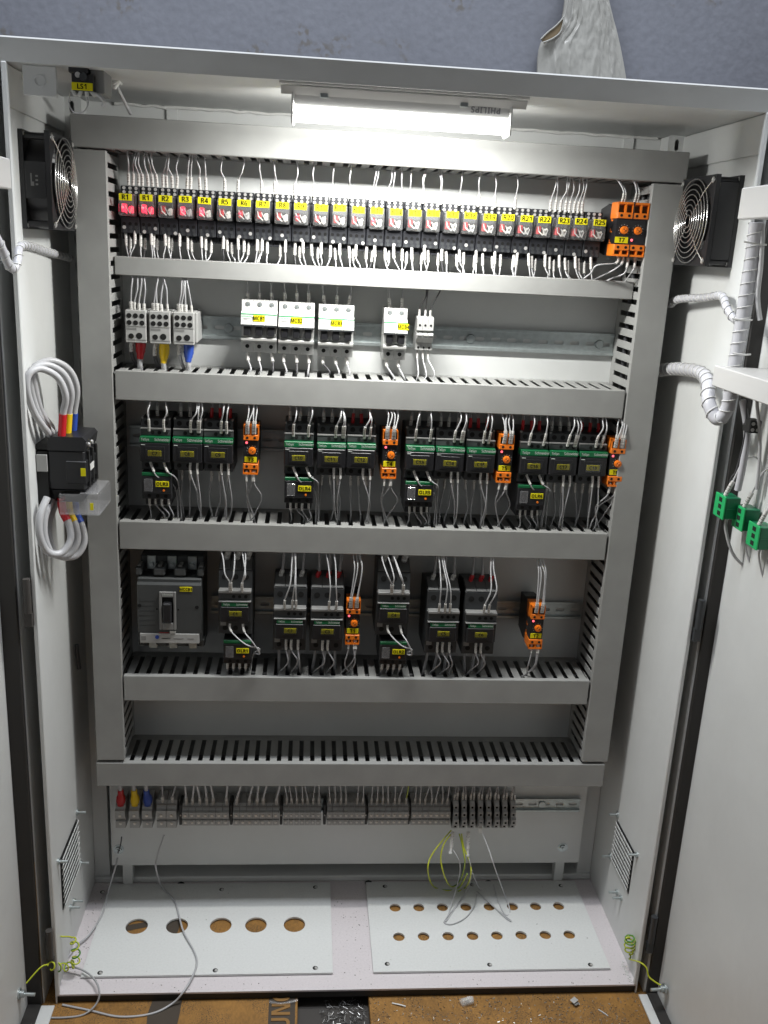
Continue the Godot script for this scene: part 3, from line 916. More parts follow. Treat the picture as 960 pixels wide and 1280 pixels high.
	for e in [[130, 160], [157, 165], [185, 168], [220, 228], [248, 232], [283, 300], [300, 308], [322, 312], [365, 375], [388, 385], [410, 392], [455, 465], [502, 515], [525, 545], [583, 600], [610, 612], [645, 622], [718, 695], [738, 765], [765, 785], [803, 822], [840, 830], [868, 850], [920, 900], [940, 915]]:
		downs.append([130 + e[0] / 4.8, 130 + e[1] / 4.8])
	for e in [[28, 8], [38, 15], [68, 82], [145, 140], [178, 158], [235, 225], [262, 290], [282, 296], [333, 372], [373, 378], [392, 385], [447, 425], [473, 505], [502, 515], [558, 582], [582, 600], [602, 608], [665, 645], [700, 665], [712, 725], [775, 795], [797, 803], [825, 865], [878, 880], [905, 872], [935, 950]]:
		downs.append([320 + e[0] / 4.8, 320 + e[1] / 4.8])
	for e in [[90, 108], [168, 125], [182, 200], [210, 215], [288, 292], [315, 300], [345, 390], [425, 465], [445, 485], [478, 488], [560, 556], [572, 562], [620, 640], [690, 735], [712, 728], [755, 738], [850, 830], [882, 838]]:
		downs.append([500 + e[0] / 6.0, 500 + e[1] / 6.0])
	for e in [[10, 0], [28, 2], [90, 108], [108, 115], [128, 120], [182, 190], [205, 200], [228, 240], [258, 272], [288, 320], [305, 325], [345, 385], [362, 400], [395, 405], [430, 445]]:
		downs.append([640 + e[0] / 4.36, 640 + e[1] / 4.36])
	var k2 := 0
	for e in downs:
		k2 += 1
		var low := (k2 * 7) % 3
		var ty: float = 288.0 + (e[0] - 157.0) * 0.0565 + low * 3.0
		var a := at(e[0], ty, 0.050 - 0.004 * low)
		var b := at(e[1], 330.0 + (e[1] - 157.0) * 0.054, 0.045)
		b.y = 1.116
		var i := clampi(roundi((a.x - 0.0678) / pitch), 0, 25)
		var m1 := a + Vector3((b.x - a.x) * 0.15, -0.02, 0.003)
		var m2 := a.lerp(b, 0.72) + Vector3((a.x - b.x) * 0.25 + jit(0.002), 0, 0.006)
		wire([a, m1, m2, b], 0.00095, M["dark wire"] if k2 % 13 == 5 else M["white wire"], "%s sleeved wire dropping from relay %s into the narrow duct" % ["black" if k2 % 13 == 5 else "white", "R%d" % maxi(i, 1)], "wires below the relays", [[0, 0.0185, 0.0023, M["sleeve"]]])
	# the two-dial timer that ends the row
	timer(Vector3(0.795, 1.2005, 0.0), 0.046, "T7", "wide orange and black two-dial timer marked T7 beside the relays", [0, 1])
	for e in [[598, 540, 0.0], [610, 560, 0.0], [668, 615, 1.0], [682, 640, 1.0]]:
		var a := at(640 + e[0] / 4.36, 253.0, 0.088)
		var b := at(640 + e[1] / 4.36, 229.0, 0.070)
		b.y = 1.276
		wire([a, a + Vector3(0, 0.014, 0.003), a.lerp(b, 0.6) + Vector3(0.003, 0.003, 0.006), b], 0.00105, M["white wire"], "white sleeved wire rising from the two-dial timer T7", "wires above timer T7", [[0, 0.013, 0.0019, M["sleeve"]]])
	for e in [[772, 318, 748, 330, 735, 345], [779, 318, 770, 334, 745, 348], [785, 322, 782, 341, 762, 349], [794, 322, 790, 338, 786, 352]]:
		var a := at(e[0], e[1], 0.082)
		wire([a, a + Vector3(-0.001, -0.012, 0.004), at(e[2], e[3] , 0.090), at(e[4], e[5], 0.080) + Vector3(0, -0.004, -0.02)], 0.00105, M["white wire"], "white sleeved wire curling down from the two-dial timer T7", "wires below timer T7", [[0, 0.0155, 0.0021, M["sleeve"]]])

func timer(where: Vector3, w: float, words: String, label: String, dials := [0]) -> Node3D:
	var o := thing("timer", label, "timer", where, "orange and black timers")
	o.rotation = Vector3(jit(0.006), jit(0.012), jit(0.010))
	var key := "timer %.3f" % w
	var z1 := 0.094
	part(o, "body", shape(key, func(): return G.new().along_x(PackedVector2Array([Vector2(0.0078, 0.030), Vector2(0.045, 0.036), Vector2(0.088, 0.026), Vector2(z1 - 0.003, 0.018), Vector2(z1 - 0.003, -0.024), Vector2(0.088, -0.030), Vector2(0.045, -0.038), Vector2(0.0078, -0.032)]), -w / 2 + 0.0006, w / 2 - 0.0006)), M["black plastic"])
	var cells := 2 * dials.size()
	for s in [1.0, -1.0]:
		var t := part(o, "terminal_block", shape(key + " block%s" % s, func():
			var g := G.new()
			var y0: float = 0.0145 * s if s > 0 else -0.0215
			var y1: float = 0.0375 if s > 0 else -0.0385
			g.bb(-w / 2, w / 2, minf(y0, y1), maxf(y0, y1), 0.060, z1 - 0.006, 0.0006)
			g.bb(-w / 2, w / 2, y0 + 0.0002 * s, y0 + s * 0.0085, z1 - 0.006, z1, 0.0006)
			var cw := w / cells
			for k in cells + 1:
				var x := -w / 2 + cw * k
				g.bb(clampf(x - 0.0012, -w / 2, w / 2), clampf(x + 0.0012, -w / 2, w / 2), minf(y0 + s * 0.0085, y1), maxf(y0 + s * 0.0085, y1), z1 - 0.006, z1 - 0.0005)
			g.bb(-w / 2, w / 2, minf(y1 - s * 0.003, y1), maxf(y1 - s * 0.003, y1), z1 - 0.006, z1 - 0.0004)
			return g), M["orange plastic"])
		for k in cells:
			var x := -w / 2 + w / cells * (k + 0.5)
			var yb := 0.0145 + 0.0042 if s > 0 else -0.0215 - 0.0042
			var yw := 0.0288 if s > 0 else -0.0328
			part(t, "screw_hole", shape("timer hole", func(): return G.new().cyl(Vector3.ZERO, Vector3(0, 0, 0.0003), 0.0021, 0.0021, 10)), M["hole black"], Vector3(x, yb, z1))
			part(t, "wire_slot", shape("timer slot %.3f" % w, func(): return G.new().bb(-0.0036, 0.0036, -0.0042, 0.0042, 0, 0.0004)), M["board dark edge"], Vector3(x, yw, z1 - 0.0059))
	for d in dials:
		var x := (float(d) - (dials.size() - 1) / 2.0) * 0.0205 + (0.002 if dials.size() == 1 else 0.0)
		part(o, "dial", shape("timer dial", func(): return G.new().cyl(Vector3.ZERO, Vector3(0, 0, 0.004), 0.0058, 0.0055, 18).cyl(Vector3(0, 0, 0.004), Vector3(0, 0, 0.005), 0.0050, 0.0044, 18).box(Vector3(0, 0, 0.0052), Vector3(0.0062, 0.0014, 0.0009), 0.0002, Basis(Vector3(0, 0, 1), 0.9))), M["orange plastic"], Vector3(x, -0.0015, z1 - 0.003))
		part(o, "dial_slot", shape("dial slot", func(): return G.new().box(Vector3.ZERO, Vector3(0.0046, 0.0012, 0.0004), 0.0, Basis(Vector3(0, 0, 1), -0.6))), M["board dark edge"], Vector3(x, -0.0015, z1 + 0.0022))
		for k in 9:
			var a := PI * (-0.2 + 1.4 * k / 8.0)
			part(o, "scale_mark", shape("scale mark", func(): return G.new().box(Vector3.ZERO, Vector3(0.0007, 0.0007, 0.0003))), M["white print"], Vector3(x + cos(a) * 0.0078, -0.0015 + sin(a) * 0.0078, z1 - 0.0029))
	label_plate(o, words, 0.0185 if dials.size() == 1 else 0.0195, 0.0085, Vector3(0.0 if dials.size() == 1 else -0.0125, -0.0155, z1 - 0.0026), "label", 0.0062)
	part(o, "indicator", shape("timer led", func(): return G.new().ball(Vector3.ZERO, Vector3.ONE * 0.0019, 8, 5)), M["indicator red"], Vector3(-0.0065, 0.0105, z1 - 0.0028) if dials.size() == 1 else Vector3(0.003, -0.0150, z1 - 0.0028))
	if dials.size() == 2:                                  # groove between the two halves
		for yy in [[0.0146, 0.0380], [-0.0390, -0.0216]]:
			part(o, "groove", G.new().bb(-0.0007, 0.0007, yy[0], yy[1], z1 - 0.0055, z1 + 0.0003), M["black plastic"])
	# orange lettering on the flank
	if dials.size() == 2 or words == "T2":
		for k in 3:
			part(o, "flank_print", shape("flank print", func(): return G.new().box(Vector3.ZERO, Vector3(0.0004, 0.0055, 0.0022)).box(Vector3(0, -0.002, 0.005), Vector3(0.0004, 0.002, 0.004))), M["orange plastic"], Vector3(-w / 2 + 0.0004, -0.018 + 0.016 * k, 0.066))
	return o

# ------------------------------------------------------------------ circuit breakers
func disc(r: float) -> Mesh:
	return shape("disc %.4f" % r, func(): return G.new().cyl(Vector3.ZERO, Vector3(0, 0, 0.0004), r, r, 14))
func pozi(r: float) -> Mesh:     # screw head in a well
	return shape("pozi %.4f" % r, func(): return G.new().cyl(Vector3.ZERO, Vector3(0, 0, 0.0009), r, r * 0.85, 12).box(Vector3(0, 0, 0.0010), Vector3(r * 1.5, r * 0.28, 0.0004)).box(Vector3(0, 0, 0.0010), Vector3(r * 0.28, r * 1.5, 0.0004)))

func row_breakers() -> void:
	var hues := ["red", "yellow", "blue"]
	var bx := [0.0772, 0.1118, 0.1462]
	for i in 3:
		var o := thing("distribution_block", "grey multi-hole terminal block above the %s sleeve" % hues[i], "terminal block", Vector3(bx[i], 1.028, 0.0), "three grey distribution blocks")
		part(o, "housing", shape("dist", func(): return G.new().bb(-0.0150, 0.0150, -0.0235, 0.0235, 0.0078, 0.080, 0.001).bb(0.0151, 0.0185, -0.021, 0.0225, 0.0078, 0.070, 0.0008)), M["light grey plastic"])
		for r in 2:
			for k in 3:
				part(o, "screw_well", disc(0.0036), M["hole black"], Vector3(-0.0092 + 0.0092 * k, 0.0155 - 0.0100 * r, 0.0801))
		part(o, "screw_well", disc(0.0040), M["hole black"], Vector3(-0.0068, -0.0140, 0.0801))
		part(o, "screw_well", disc(0.0046), M["hole black"], Vector3(0.0048, -0.0132, 0.0801))
		part(o, "marking", shape("dist mark", func(): return G.new().bb(-0.0130, 0.001, -0.0050, -0.0015, 0.0800, 0.0803)), M["mid grey plastic"])
		part(o, "ridge", shape("dist ridge", func(): return G.new().bb(-0.0150, 0.0150, 0.0002, 0.0008, 0.0800, 0.0806).bb(-0.0150, 0.0150, -0.0192, -0.0186, 0.0800, 0.0806)), M["mid grey plastic"])
	var cols := [[[112, 118, 160, 5], [130, 150, 165, 4], [155, 162, 170, 4], [184, 184, 172, 4]], [[243, 262, 170, 7], [258, 268, 170, 7], [283, 290, 175, 5], [318, 300, 175, 3]], [[388, 410, 175, 7], [398, 416, 176, 6], [420, 425, 178, 5], [455, 430, 182, 3]]]
	for i in 3:
		for e in cols[i]:
			var a := at(140 + e[0] / 4.57, 350 + (e[2] + 12) / 4.57, 0.066)
			var b := at(140 + e[1] / 4.57, 345, 0.060)
			b.y = 1.104
			wire([a, a + Vector3(0, 0.014, 0.001), a.lerp(b, 0.6) + Vector3((a.x - b.x) * 0.2, 0, 0.004), b], 0.0013, M["grey wire"], "grey wire rising from the block above the %s sleeve" % hues[i], "wires above the distribution blocks", [[0, 0.0125, e[3] * 0.00052 + 0.0004, M["sleeve"]]], "feed_wire")
	var shr := [[165, 355, 490, "red sleeve"], [300, 378, 482, "yellow sleeve"], [440, 372, 480, "blue sleeve"]]
	for i in 3:
		var e: Array = shr[i]
		var a := at(140 + e[0] / 4.57, 350 + e[1] / 4.57, 0.060)
		var b := at(140 + (e[0] - 5) / 4.57, 350 + e[2] / 4.57, 0.062)
		var path := spline([a + Vector3(0, 0.006, 0), a.lerp(b, 0.3), a.lerp(b, 0.7), b, b + Vector3(0, -0.012, -0.006)], 5)
		var o := thing("feeder_cable", "thick cable in a %s sleeve under a distribution block" % hues[i], "cable", Vector3.ZERO, "colour sleeved feeder cables")
		part(o, "core", G.new().tube(path, 0.0042, 9), M["white wire"] if i > 0 else M["grey wire"])
		var sp := cut(path, 0.031)
		var rad := PackedFloat32Array()
		for k in sp.size():
			var t := float(k) / (sp.size() - 1)
			rad.append(lerpf(0.0076, 0.0046, smoothstep(0.35, 0.9, t)) + 0.0004 * sin(k * 2.3))
		part(o, "heat_shrink", G.new().tube(sp, 0.006, 10, true, rad), M[e[3]])
		var c := at(140 + (e[0] - 52) / 4.57, 350 + (e[1] + 5) / 4.57, 0.062)
		wire([c + Vector3(0, 0.006, 0), c + Vector3(-0.001, -0.012, 0), c + Vector3(0.002, -0.026, -0.004), Vector3(c.x + 0.008, 0.958, 0.045)], 0.0030, M["dark wire"] if i < 2 else M["grey wire"], "sleeved %s cable beside the %s sleeve" % ["black" if i < 2 else "grey", hues[i]], "", [[0, 0.0185, 0.0034, M["sleeve"]]], "feeder_wire", "cable")
	var names := ["MCB1", "MCB2", "MCB3", "MCB4"]
	var cx := [0.2547, 0.3103, 0.3700, 0.4600]
	var ty := [[778, 840, 908, 4, 125], [85, 143, 203, 5, 125], [296, 350, 408, 5, 138], [652, 710, 5, 155]]
	for i in 4:
		var poles := 3 if i < 3 else 2
		var o := thing("circuit_breaker", "white %s-pole circuit breaker with yellow label %s" % ["three" if i < 3 else "two", names[i]], "circuit breaker", Vector3(cx[i], 1.0335 - 0.001 * i, 0.0), "white circuit breakers on a rail")
		for k in poles:
			var x := (k - (poles - 1) / 2.0) * 0.0178
			var p := part(o, "pole", shape("mcb pole", func(): return G.new().along_x(PackedVector2Array([Vector2(0.0078, 0.039), Vector2(0.046, 0.039), Vector2(0.047, 0.0225), Vector2(0.060, 0.0205), Vector2(0.0645, 0.003), Vector2(0.050, 0.001), Vector2(0.050, -0.0155), Vector2(0.060, -0.0175), Vector2(0.059, -0.0205), Vector2(0.0078, -0.0205)]), -0.00875, 0.00875)), M["white plastic"], Vector3(x, 0, 0))
			part(p, "lower_half", shape("mcb low", func(): return G.new().along_x(PackedVector2Array([Vector2(0.0078, -0.0207), Vector2(0.0575, -0.0207), Vector2(0.050, -0.0235), Vector2(0.047, -0.039), Vector2(0.0078, -0.039)]), -0.00875, 0.00875)), M["light grey plastic"])
			part(p, "visor", shape("mcb visor", func(): return G.new().bb(-0.0087, 0.0087, 0.0005, 0.0035, 0.0505, 0.0655, 0.0006)), M["charcoal plastic"])
			part(p, "toggle", shape("mcb toggle", func(): return G.new().bb(-0.0052, 0.0052, -0.0135, 0.0003, 0.0502, 0.0625, 0.0012)), M["black plastic"])
			part(p, "screw_well", disc(0.0042), M["mid grey plastic"], Vector3(0, 0.0315, 0.0462))
			part(p, "screw", pozi(0.0030), M["zinc"], Vector3(0, 0.0315, 0.0467))
			part(p, "screw_well", disc(0.0031), M["hole black"], Vector3(0, -0.0300, 0.0492))
			part(p, "wire_entry", shape("mcb print", func(): return G.new().bb(-0.006, 0.006, -0.0258, -0.0252, 0.0499, 0.0503)), M["mid grey plastic"])
		var w := poles * 0.0178 - 0.0004
		part(o, "green_line", shape("mcb line %d" % poles, func(): return G.new().box(Vector3.ZERO, Vector3(w, 0.0013, 0.0004), 0.0, Basis(Vector3(1, 0, 0), 0.0))), M["leaf green"], Vector3(0, 0.0185, 0.0610))
		lettering(o, "Schneider", 0.0026, M["leaf green"], Vector3(-w / 2 + 0.0085, 0.0153, 0.0620), Vector3(-0.25, 0, 0), 1.0, "maker_print")
		part(o, "grey_print", shape("mcb smallprint", func(): return G.new().bb(-0.005, 0.005, -0.0004, 0.0003, 0, 0.0003).bb(-0.005, 0.001, -0.0024, -0.0017, 0, 0.0003)), M["mid grey plastic"], Vector3(-w / 2 + 0.0085, 0.0118, 0.0626))
		label_plate(o, names[i], 0.0172, 0.0092, Vector3(0.0 if i < 3 else 0.011, 0.0128, 0.0636), "label")
		for k in poles:
			var px: float = (140 + ty[i][k] / 4.57) if i == 0 else (340 + ty[i][k] / 4.364)
			var a := at(px, 350 + (ty[i][poles + 1] + 8) / 4.45, 0.040)
			a.x = cx[i] + (k - (poles - 1) / 2.0) * 0.0178
			var b := a + Vector3((-0.002 if i < 2 else (k - 1) * 0.006), 0.036, 0.006)
			b.y = 1.108
			wire([a, a + Vector3((b.x - a.x) * 0.3, 0.014, 0.002), b], 0.0013, M["grey wire"], "sleeved wire rising from circuit breaker %s" % names[i], "wires above the circuit breakers", [[0, 0.0165, 0.0026, M["sleeve"]]], "breaker_wire")
			a = Vector3(cx[i] + (k - (poles - 1) / 2.0) * 0.0178, 0.996, 0.040)
			b = a + Vector3(0.004 + jit(0.006), -0.040, 0.012)
			wire([a, a + Vector3(0.001 + jit(0.002), -0.014, 0.004), a.lerp(b, 0.7) + Vector3(0.003, 0, 0.004), b], 0.0016, M["dark wire"] if (k + i) % 3 == 2 else M["grey wire"], "sleeved wire dropping from circuit breaker %s" % names[i], "wires below the circuit breakers", [[0, 0.0165, 0.0026, M["sleeve"]]], "breaker_wire")
	# three thin fuse terminals beside MCB4
	var cxs := [0.4968, 0.5053, 0.5138]
	for i in 3:
		var o := thing("fuse_terminal", "slim grey fuse terminal standing beside breaker MCB4", "fuse terminal", Vector3(cxs[i], 1.033, 0.0), "three slim fuse terminals")
		part(o, "housing", shape("fuse term", func(): return G.new().along_x(PackedVector2Array([Vector2(0.0078, 0.026), Vector2(0.046, 0.026), Vector2(0.056, 0.0235), Vector2(0.056, 0.006), Vector2(0.046, 0.004), Vector2(0.046, 0.001), Vector2(0.060, -0.001), Vector2(0.060, -0.005), Vector2(0.050, -0.013), Vector2(0.050, -0.024), Vector2(0.0078, -0.026)]), -0.0041, 0.0041)), M["light grey plastic"])
		part(o, "screw_well", disc(0.0017), M["hole black"], Vector3(0, 0.0135, 0.0562))
		part(o, "screw_well", disc(0.0017), M["hole black"], Vector3(0, -0.0205, 0.0502))
		part(o, "lever", shape("fuse lever", func(): return G.new().bb(-0.0038, 0.0038, -0.0016, 0.0020, 0.056, 0.0625, 0.0006)), M["white plastic"])
		var a := Vector3(cxs[i], 1.0565, 0.044)
		var b := Vector3(cxs[i] + [0.007, 0.002, 0.011][i], 1.106, 0.056)
		wire([a, a + Vector3(0, 0.014, 0.0), a.lerp(b, 0.65) + Vector3(0, 0, 0.004), b], 0.0011, M["dark wire"], "dark wire rising from a slim fuse terminal", "wires above the fuse terminals", [[0, 0.0125, 0.0017, M["sleeve"]]], "breaker_wire")
		a = Vector3(cxs[i], 1.010, 0.044)
		b = Vector3(cxs[i] + [-0.002, 0.004, 0.008][i], 0.958, 0.058)
		wire([a, a + Vector3(0, -0.016, 0.003), a.lerp(b, 0.65) + Vector3(0.003, 0, 0.005), b], 0.00105, M["white wire"], "white sleeved wire dropping from a slim fuse terminal", "wires below the fuse terminals", [[0, 0.0155, 0.0017, M["sleeve"]]], "breaker_wire")

# ------------------------------------------------------------------ contactors
func contactor(x: float, y: float, words: String, label: String) -> void:
	var o := thing("contactor", label, "contactor", Vector3(x, y, 0.0), "black contactors with green bands")
	o.rotation = Vector3(jit(0.006), jit(0.010), jit(0.007))
	part(o, "body", shape("contactor body", func(): return G.new().bb(-0.0222, 0.0222, -0.038, 0.0265, 0.0078, 0.072, 0.001).bb(-0.0222, 0.0222, 0.0267, 0.0415, 0.0078, 0.075, 0.0012).bb(-0.0220, 0.0220, -0.0375, -0.0225, 0.0722, 0.079, 0.001)), M["charcoal plastic"])
	part(o, "mid_step", shape("contactor mid", func(): return G.new().bb(-0.0222, 0.0222, 0.0166, 0.0266, 0.0722, 0.0835, 0.0008)), M["breaker grey"])
	part(o, "ledge", shape("contactor ledge", func(): return G.new().bb(-0.0220, 0.0220, 0.0262, 0.0276, 0.0720, 0.0842)), M["mid grey plastic"])
	part(o, "green_band", shape("contactor green", func(): return G.new().bb(-0.0222, 0.0222, 0.0076, 0.0164, 0.0722, 0.0920, 0.0008)), M["green band"])
	part(o, "front", shape("contactor front", func(): return G.new().bb(-0.0222, 0.0222, -0.0222, 0.0074, 0.0722, 0.0922, 0.0014).bb(-0.015, 0.015, -0.018, 0.002, 0.0920, 0.0930, 0.0006)), M["black plastic"])
	for k in 3:
		part(o, "power_terminal", disc(0.0039), M["hole black"], Vector3(-0.0138 + 0.0138 * k, 0.0345, 0.0751))
		part(o, "coil_terminal", disc(0.0028), M["hole black"], Vector3(-0.004 + 0.0100 * k, 0.0215, 0.0836))
		part(o, "lower_terminal", disc(0.0034), M["hole black"], Vector3(-0.0138 + 0.0138 * k, -0.030, 0.0791))
	for s in [-1.0, 1.0]:
		part(o, "corner_catch", shape("contactor catch", func(): return G.new().bb(-0.0014, 0.0014, -0.001, 0.002, 0.070, 0.0755, 0.0004)), M["mid grey plastic"], Vector3(s * 0.0204, 0.0412, 0))
	lettering(o, "TeSys", 0.0036, M["white print"], Vector3(-0.0140, 0.0122, 0.0921), Vector3.ZERO, 1.0, "maker_print")
	lettering(o, "Schneider", 0.0040, M["white print"], Vector3(0.0112, 0.0124, 0.0921), Vector3.ZERO, 0.95, "maker_print")
	part(o, "type_print", shape("contactor type", func(): return G.new().bb(-0.003, 0.003, -0.0005, 0.0005, 0, 0.0003)), M["white print"], Vector3(-0.0170, 0.0040, 0.0922))
	label_plate(o, words, 0.0200, 0.0085, Vector3(0.0, -0.0085, 0.0935), "label")
	part(o, "label_window", shape("label window", func(): return G.new().box(Vector3.ZERO, Vector3(0.0240, 0.0125, 0.0006))), M["tinted window"], Vector3(0.0, -0.0085, 0.0950))

func overload(x: float, y: float, words: String, where: String, z := 0.090) -> void:
	var o := thing("overload_relay", "black overload relay with yellow label %s under %s" % [words, where], "overload relay", Vector3(x, y, 0.0), "overload relays under contactors")
	part(o, "body", shape("olr body %.3f" % z, func(): return G.new().bb(-0.0225, 0.0225, -0.0215, 0.0215, 0.020, z - 0.004, 0.001).bb(-0.0222, 0.0222, -0.0120, 0.0155, z - 0.004, z, 0.001).bb(-0.020, 0.020, -0.034, -0.0217, 0.020, z - 0.016, 0.001)), M["black plastic"])
	part(o, "green_band", shape("olr green %.3f" % z, func(): return G.new().bb(-0.0222, 0.0222, 0.0157, 0.0205, z - 0.004, z + 0.0002, 0.0006)), M["green band"])
	part(o, "dial_window", shape("olr window %.3f" % z, func(): return G.new().bb(-0.0185, -0.006, -0.0085, 0.011, z, z + 0.0012, 0.0006)), M["smoky cover"])
	part(o, "button", shape("olr button", func(): return G.new().cyl(Vector3.ZERO, Vector3(0, 0, 0.0012), 0.0018, 0.0016, 8)), M["orange plastic"], Vector3(0.0105, -0.0068, z))
	for k in 3:
		part(o, "terminal", disc(0.0028), M["hole black"], Vector3(-0.012 + 0.0125 * k, -0.0168, z - 0.0039))
	label_plate(o, words, 0.0200, 0.0088, Vector3(0.0085, 0.0035, z + 0.0008), "label")

func row_contactors() -> void:
	var xs := [[0.1028, 0.1511, 0.1978], [0.3186, 0.3692, 0.4146], [0.5054, 0.5524, 0.5995], [0.6838, 0.7311, 0.7782]]
	var tx := [0.2462, 0.4578, 0.6390, 0.8155]
	var y := 0.8515
	for g in 4:
		var yy := y - 0.0006 * g
		for k in 3:
			var nm := "C%d" % (7 + 3 * g + k)
			var x: float = xs[g][k]
			contactor(x, yy, nm, "black contactor with green band and yellow label %s" % nm)
			var fr: Array = [-0.0085, 0.0140] if k == 0 else ([0.005, 0.0158] if k == 1 else [0.0035, 0.0118])
			for j in 2:
				var a := Vector3(x + fr[j], yy + 0.0235, 0.0850)
				var b := Vector3(a.x + (0.003 if k == 0 else (0.006 if j == 0 else 0.001 - 0.003 * (g % 2))) + jit(0.002), 0.9275, 0.082)
				wire([a, a + Vector3(0.0005, 0.017, 0.006), a.lerp(b, 0.62) + Vector3(0.001 + jit(0.001), 0, 0.011), b], 0.00105, M["white wire"], "white sleeved wire arching up from the front of contactor %s" % nm, "front wires above the contactors", [[0, 0.0205, 0.0021, M["sleeve"]]])
				if k == 1 and j == 1:
					wire([a + Vector3(0.002, 0, 0), a + Vector3(0.003, 0.017, 0.006), a.lerp(b, 0.62) + Vector3(0.005, 0, 0.010), b + Vector3(0.003, 0, 0)], 0.00105, M["white wire"], "white sleeved wire arching up from the front of contactor %s" % nm, "front wires above the contactors", [[0, 0.0205, 0.0020, M["sleeve"]]])
			for j in 3:
				var a := Vector3(x - 0.0138 + 0.0138 * j, yy + 0.038, 0.052)
				var b := Vector3(a.x + jit(0.004), 0.928, 0.045)
				wire([a, a + Vector3(jit(0.001), 0.012, 0.002), b], 0.0016, M["grey wire"], "grey power wire rising behind contactor %s" % nm, "power wires above the contactors", [[0, 0.0185, 0.0027, M["red sleeve"] if (k == 2 or (g == 3 and k == 0)) else M["sleeve"]]], "power_wire")
			# below
			if k == 0:
				overload(x + 0.002, yy - 0.0605, "OLR%d" % (3 + g), "contactor %s" % nm)
				for j in 2:
					var a := Vector3(x + [-0.008, 0.0125][j], yy - 0.0245, 0.084)
					var b := Vector3(x + 0.030 + 0.005 * j + jit(0.002), 0.726, 0.066)
					wire([a, a + Vector3(0.006, -0.013, 0.006), a + Vector3(0.012 + 0.006 * j, -0.022, 0.006), Vector3(b.x - 0.003, 0.785, 0.074), b], 0.0010, M["grey wire"], "grey sleeved wire slanting past the overload relay under contactor %s" % nm, "slanting wires beside the overload relays", [[0, 0.0165, 0.0020, M["sleeve"]]])
				for j in 4:
					var a := Vector3(x + 0.002 - 0.013 + 0.0095 * j, yy - 0.0605 - 0.020, 0.078 - 0.004 * (j % 2))
					var b := Vector3(a.x + [-0.004, 0.006, 0.007, 0.0][j] + jit(0.002), 0.726, 0.066)
					wire([a, a + Vector3(0.0004, -0.014, 0.002), a.lerp(b, 0.65) + Vector3(0.005, 0, 0.005), b], 0.0010, M["grey wire"], "grey sleeved wire dropping from overload relay OLR%d" % (3 + g), "wires below the overload relays", [[0, 0.0145 - 0.002 * (j % 2), 0.0020, M["sleeve"]]])
			else:
				for j in 2:
					var a := Vector3(x + [0.004, 0.0142][j], yy - 0.0235, 0.084)
					var b := Vector3(a.x + [0.010, -0.004][j] + jit(0.006), 0.726, 0.066)
					wire([a, a + Vector3(0.0006, -0.018, 0.003), a.lerp(b, 0.55) + Vector3(jit(0.008), 0, 0.009), b], 0.0010, M["grey wire"], "grey sleeved wire dropping from the front of contactor %s" % nm, "front wires below the contactors", [[0, 0.0175, 0.0020, M["sleeve"]]])
				for j in 3:
					var a := Vector3(x - 0.0135 + 0.0125 * j, yy - 0.034, 0.056)
					var b := Vector3(a.x + jit(0.009), 0.726, 0.055)
					wire([a, a + Vector3(0.0, -0.02, 0.0), a.lerp(b, 0.6) + Vector3(jit(0.006), 0, 0.003), b], 0.0013, M["grey wire"], "grey power wire dropping from the back of contactor %s" % nm, "power wires below the contactors", [[0, 0.0245, 0.0023, M["sleeve"]]], "power_wire")
		# timer closing each group
		var t := "T%d" % (3 + g)
		timer(Vector3(tx[g], yy + 0.0015, 0.0), 0.0228, t, "slim orange and black timer marked %s" % t)
		for j in 4:
			var a := Vector3(tx[g] + [-0.0062, -0.004, 0.0035, 0.006][j], yy + 0.026, 0.0925)
			var b := Vector3(a.x + [0.002, 0.004, 0.001, 0.002][j] - 0.003 * (g % 3), 0.9275, 0.082)
			wire([a, a + Vector3(0, 0.016, 0.004), a.lerp(b, 0.65) + Vector3(0.0015, 0, 0.006), b], 0.00105, M["white wire"], "white sleeved wire rising from timer %s" % t, "wires above timer %s" % t, [[0, 0.0205, 0.0021, M["sleeve"]]])
		for j in 3:
			var a := Vector3(tx[g] + [-0.0055, 0.0035, 0.0062][j], yy - 0.032, 0.0900)
			var b := Vector3(tx[g] + [0.010, 0.004, -0.004][j] + jit(0.003), 0.727, 0.068)
			wire([a, a + Vector3(jit(0.0015), -0.020, 0.0), Vector3(a.x + [-0.001, -0.010, 0.010][j] - (0.014 if g == 3 else 0.0), 0.775, 0.080), b - Vector3(0.016 if g == 3 else 0.0, 0, 0)], 0.0010, M["grey wire"], "grey sleeved wire dropping from timer %s" % t, "wires below timer %s" % t, [[0, 0.0165, 0.0020, M["sleeve"]]])

